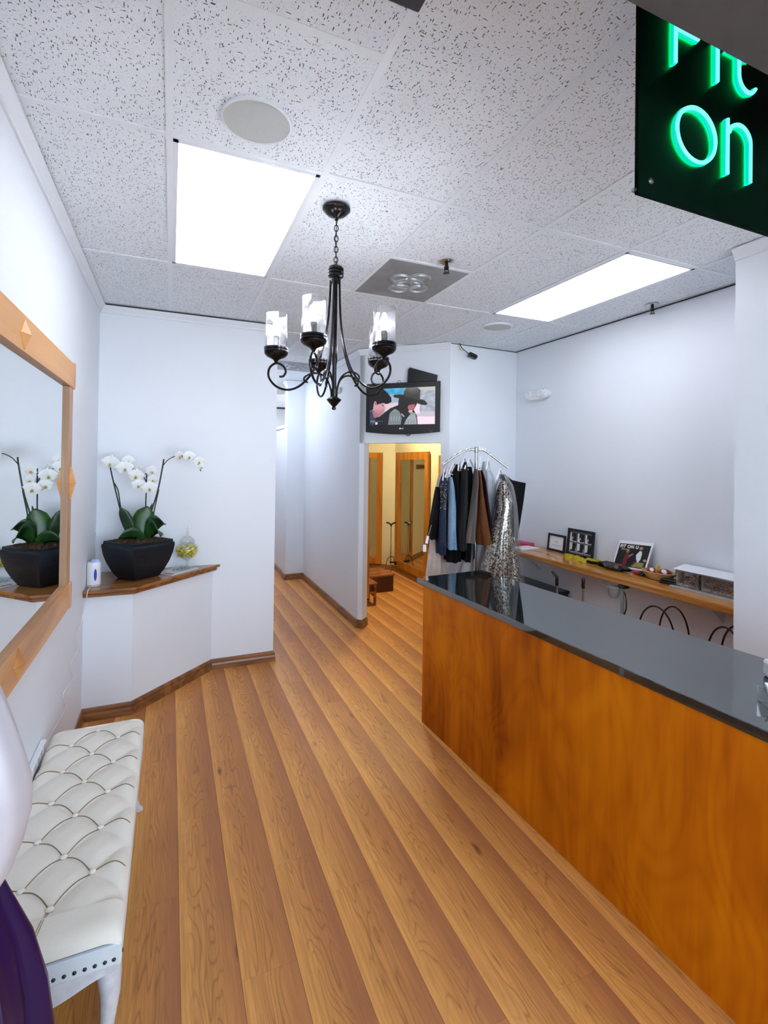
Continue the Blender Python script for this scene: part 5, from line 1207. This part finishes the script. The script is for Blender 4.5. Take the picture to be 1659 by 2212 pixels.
booth_mirror('fitting_mirror', 'tall wood framed mirror on the right wall of the fitting room', (3.248, 6.98, 0), (-0.022, -1, 0), (-1, 0.022, 0), 1.10, 0.10, 1.855, 0.11, 0.030)
booth_mirror('fitting_mirror', 'tall wood framed mirror on the angled back wall of the fitting room', (2.665, 7.66, 0), (0.7071, -0.7071, 0), (-0.7071, -0.7071, 0), 0.62, 0.085, 1.855, 0.088, 0.030)
booth_mirror('fitting_mirror', 'wood framed mirror seen edge on behind the left jamb', (1.930, 5.55, 0), (0.0, -1, 0), (1, 0, 0), 0.62, 0.235, 1.75, 0.09, 0.045)
booth_mirror('fitting_mirror', 'narrow framed mirror half hidden by the clothes at the opening right side', (3.228, 5.60, 0), (0, -1, 0), (-1, 0, 0), 0.60, 0.20, 1.80, 0.06, 0.035)
pf = thing('step_platform', 'low reddish brown fitting platform on the fitting room floor', 'platform', (2.33, 6.15, 0))
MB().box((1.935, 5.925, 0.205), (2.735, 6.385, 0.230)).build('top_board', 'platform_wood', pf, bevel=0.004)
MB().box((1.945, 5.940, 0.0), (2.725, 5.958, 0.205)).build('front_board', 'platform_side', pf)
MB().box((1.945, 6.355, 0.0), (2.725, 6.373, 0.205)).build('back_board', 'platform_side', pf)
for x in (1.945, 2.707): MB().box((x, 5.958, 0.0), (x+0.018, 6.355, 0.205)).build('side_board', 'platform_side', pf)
st2 = thing('step_stool', 'small wooden stool in front of the fitting platform', 'stool', (2.12, 5.58, 0))
MB().box((1.945, 5.44, 0.240), (2.295, 5.70, 0.262)).build('seat', 'platform_wood', st2, bevel=0.004)
for x in (1.965, 2.255):
    for y in (5.455, 5.665): MB().box((x, y, 0), (x+0.026, y+0.026, 0.240)).build('leg', 'platform_wood', st2)
for y in (5.46, 5.672): MB().box((1.991, y, 0.13), (2.255, y+0.015, 0.155)).build('stretcher', 'platform_wood', st2)
for x in (1.97, 2.26): MB().box((x, 5.481, 0.09), (x+0.015, 5.665, 0.115)).build('stretcher', 'platform_wood', st2)
hm = thing('hem_marker', 'thin hem marker stand with forked top beside the fitting mirrors', 'stand', (3.08, 6.84, 0))
hx, hy = 3.085, 6.83
MB().lathe([(0.06, 0.0), (0.06, 0.012), (0.012, 0.020)], (hx, hy, 0), 24).build('foot', 'black_plastic', hm)
MB().tube([(hx, hy, 0.015), (hx, hy, 0.745)], 0.0085, 10).build('rod', 'chrome', hm)
for s in (-1, 1): MB().tube(smooth_path([(hx, hy, 0.735), (hx+s*0.012*LAT.x, hy+s*0.012*LAT.y, 0.765), (hx+s*0.05*LAT.x, hy+s*0.05*LAT.y, 0.785), (hx+s*0.075*LAT.x, hy+s*0.075*LAT.y, 0.787)], 4), 0.012, 8).build('fork_arm', 'black_plastic', hm)
MB().obox((hx+0.03, hy-0.02, 0.19), LAT*0.055, UP*0.010, FWD*0.012).build('clamp', 'black_plastic', hm)
MB().sphere((hx+0.065, hy-0.03, 0.17), 0.024, 12, 8).build('chalk_bulb', 'black_plastic', hm)
MB().tube(smooth_path([(hx+0.05, hy-0.02, 0.20), (hx+0.03, hy-0.02, 0.27), (hx-0.05, hy-0.01, 0.25), (hx-0.10, hy+0.0, 0.06)], 6), 0.005, 6).build('hose', 'black_plastic', hm)
hr = thing('hook_rail', 'dark wooden hook rail on the angled wall of the fitting room', 'hook rail', (2.3, 7.99, 1.6))
pe = Vector((0.7071, -0.7071, 0)); pn = Vector((-0.7071, -0.7071, 0)); pc0 = Vector((2.38, 7.955, 1.63))
MB().obox(pc0+pn*0.014, pe*0.20, UP*0.040, pn*0.010).build('rail', 'base_wood', hr)
for k in range(4): MB().tube([pc0+pe*(-0.14+0.093*k)+pn*0.022, pc0+pe*(-0.14+0.093*k)+pn*0.055+UP*(-0.01), pc0+pe*(-0.14+0.093*k)+pn*0.062+UP*0.015], 0.005, 6).build('hook', 'bronze', hr)
# warm lamp in the fitting room ceiling
wl = thing('ceiling_lamp', 'warm round ceiling lamp inside the fitting room', 'lamp', (2.55, 5.75, CZ))
MB().lathe([(0.17, CZ+0.004), (0.17, CZ-0.02), (0.16, CZ-0.026)], (2.55, 5.75, 0), 32, cap=False).build('rim', 'chrome', wl)
MB().lathe([(0.16, CZ-0.015), (0.155, CZ-0.04), (0.10, CZ-0.062), (0.0, CZ-0.07)], (2.55, 5.75, 0), 28).build('shade', 'warm_bulb', wl)
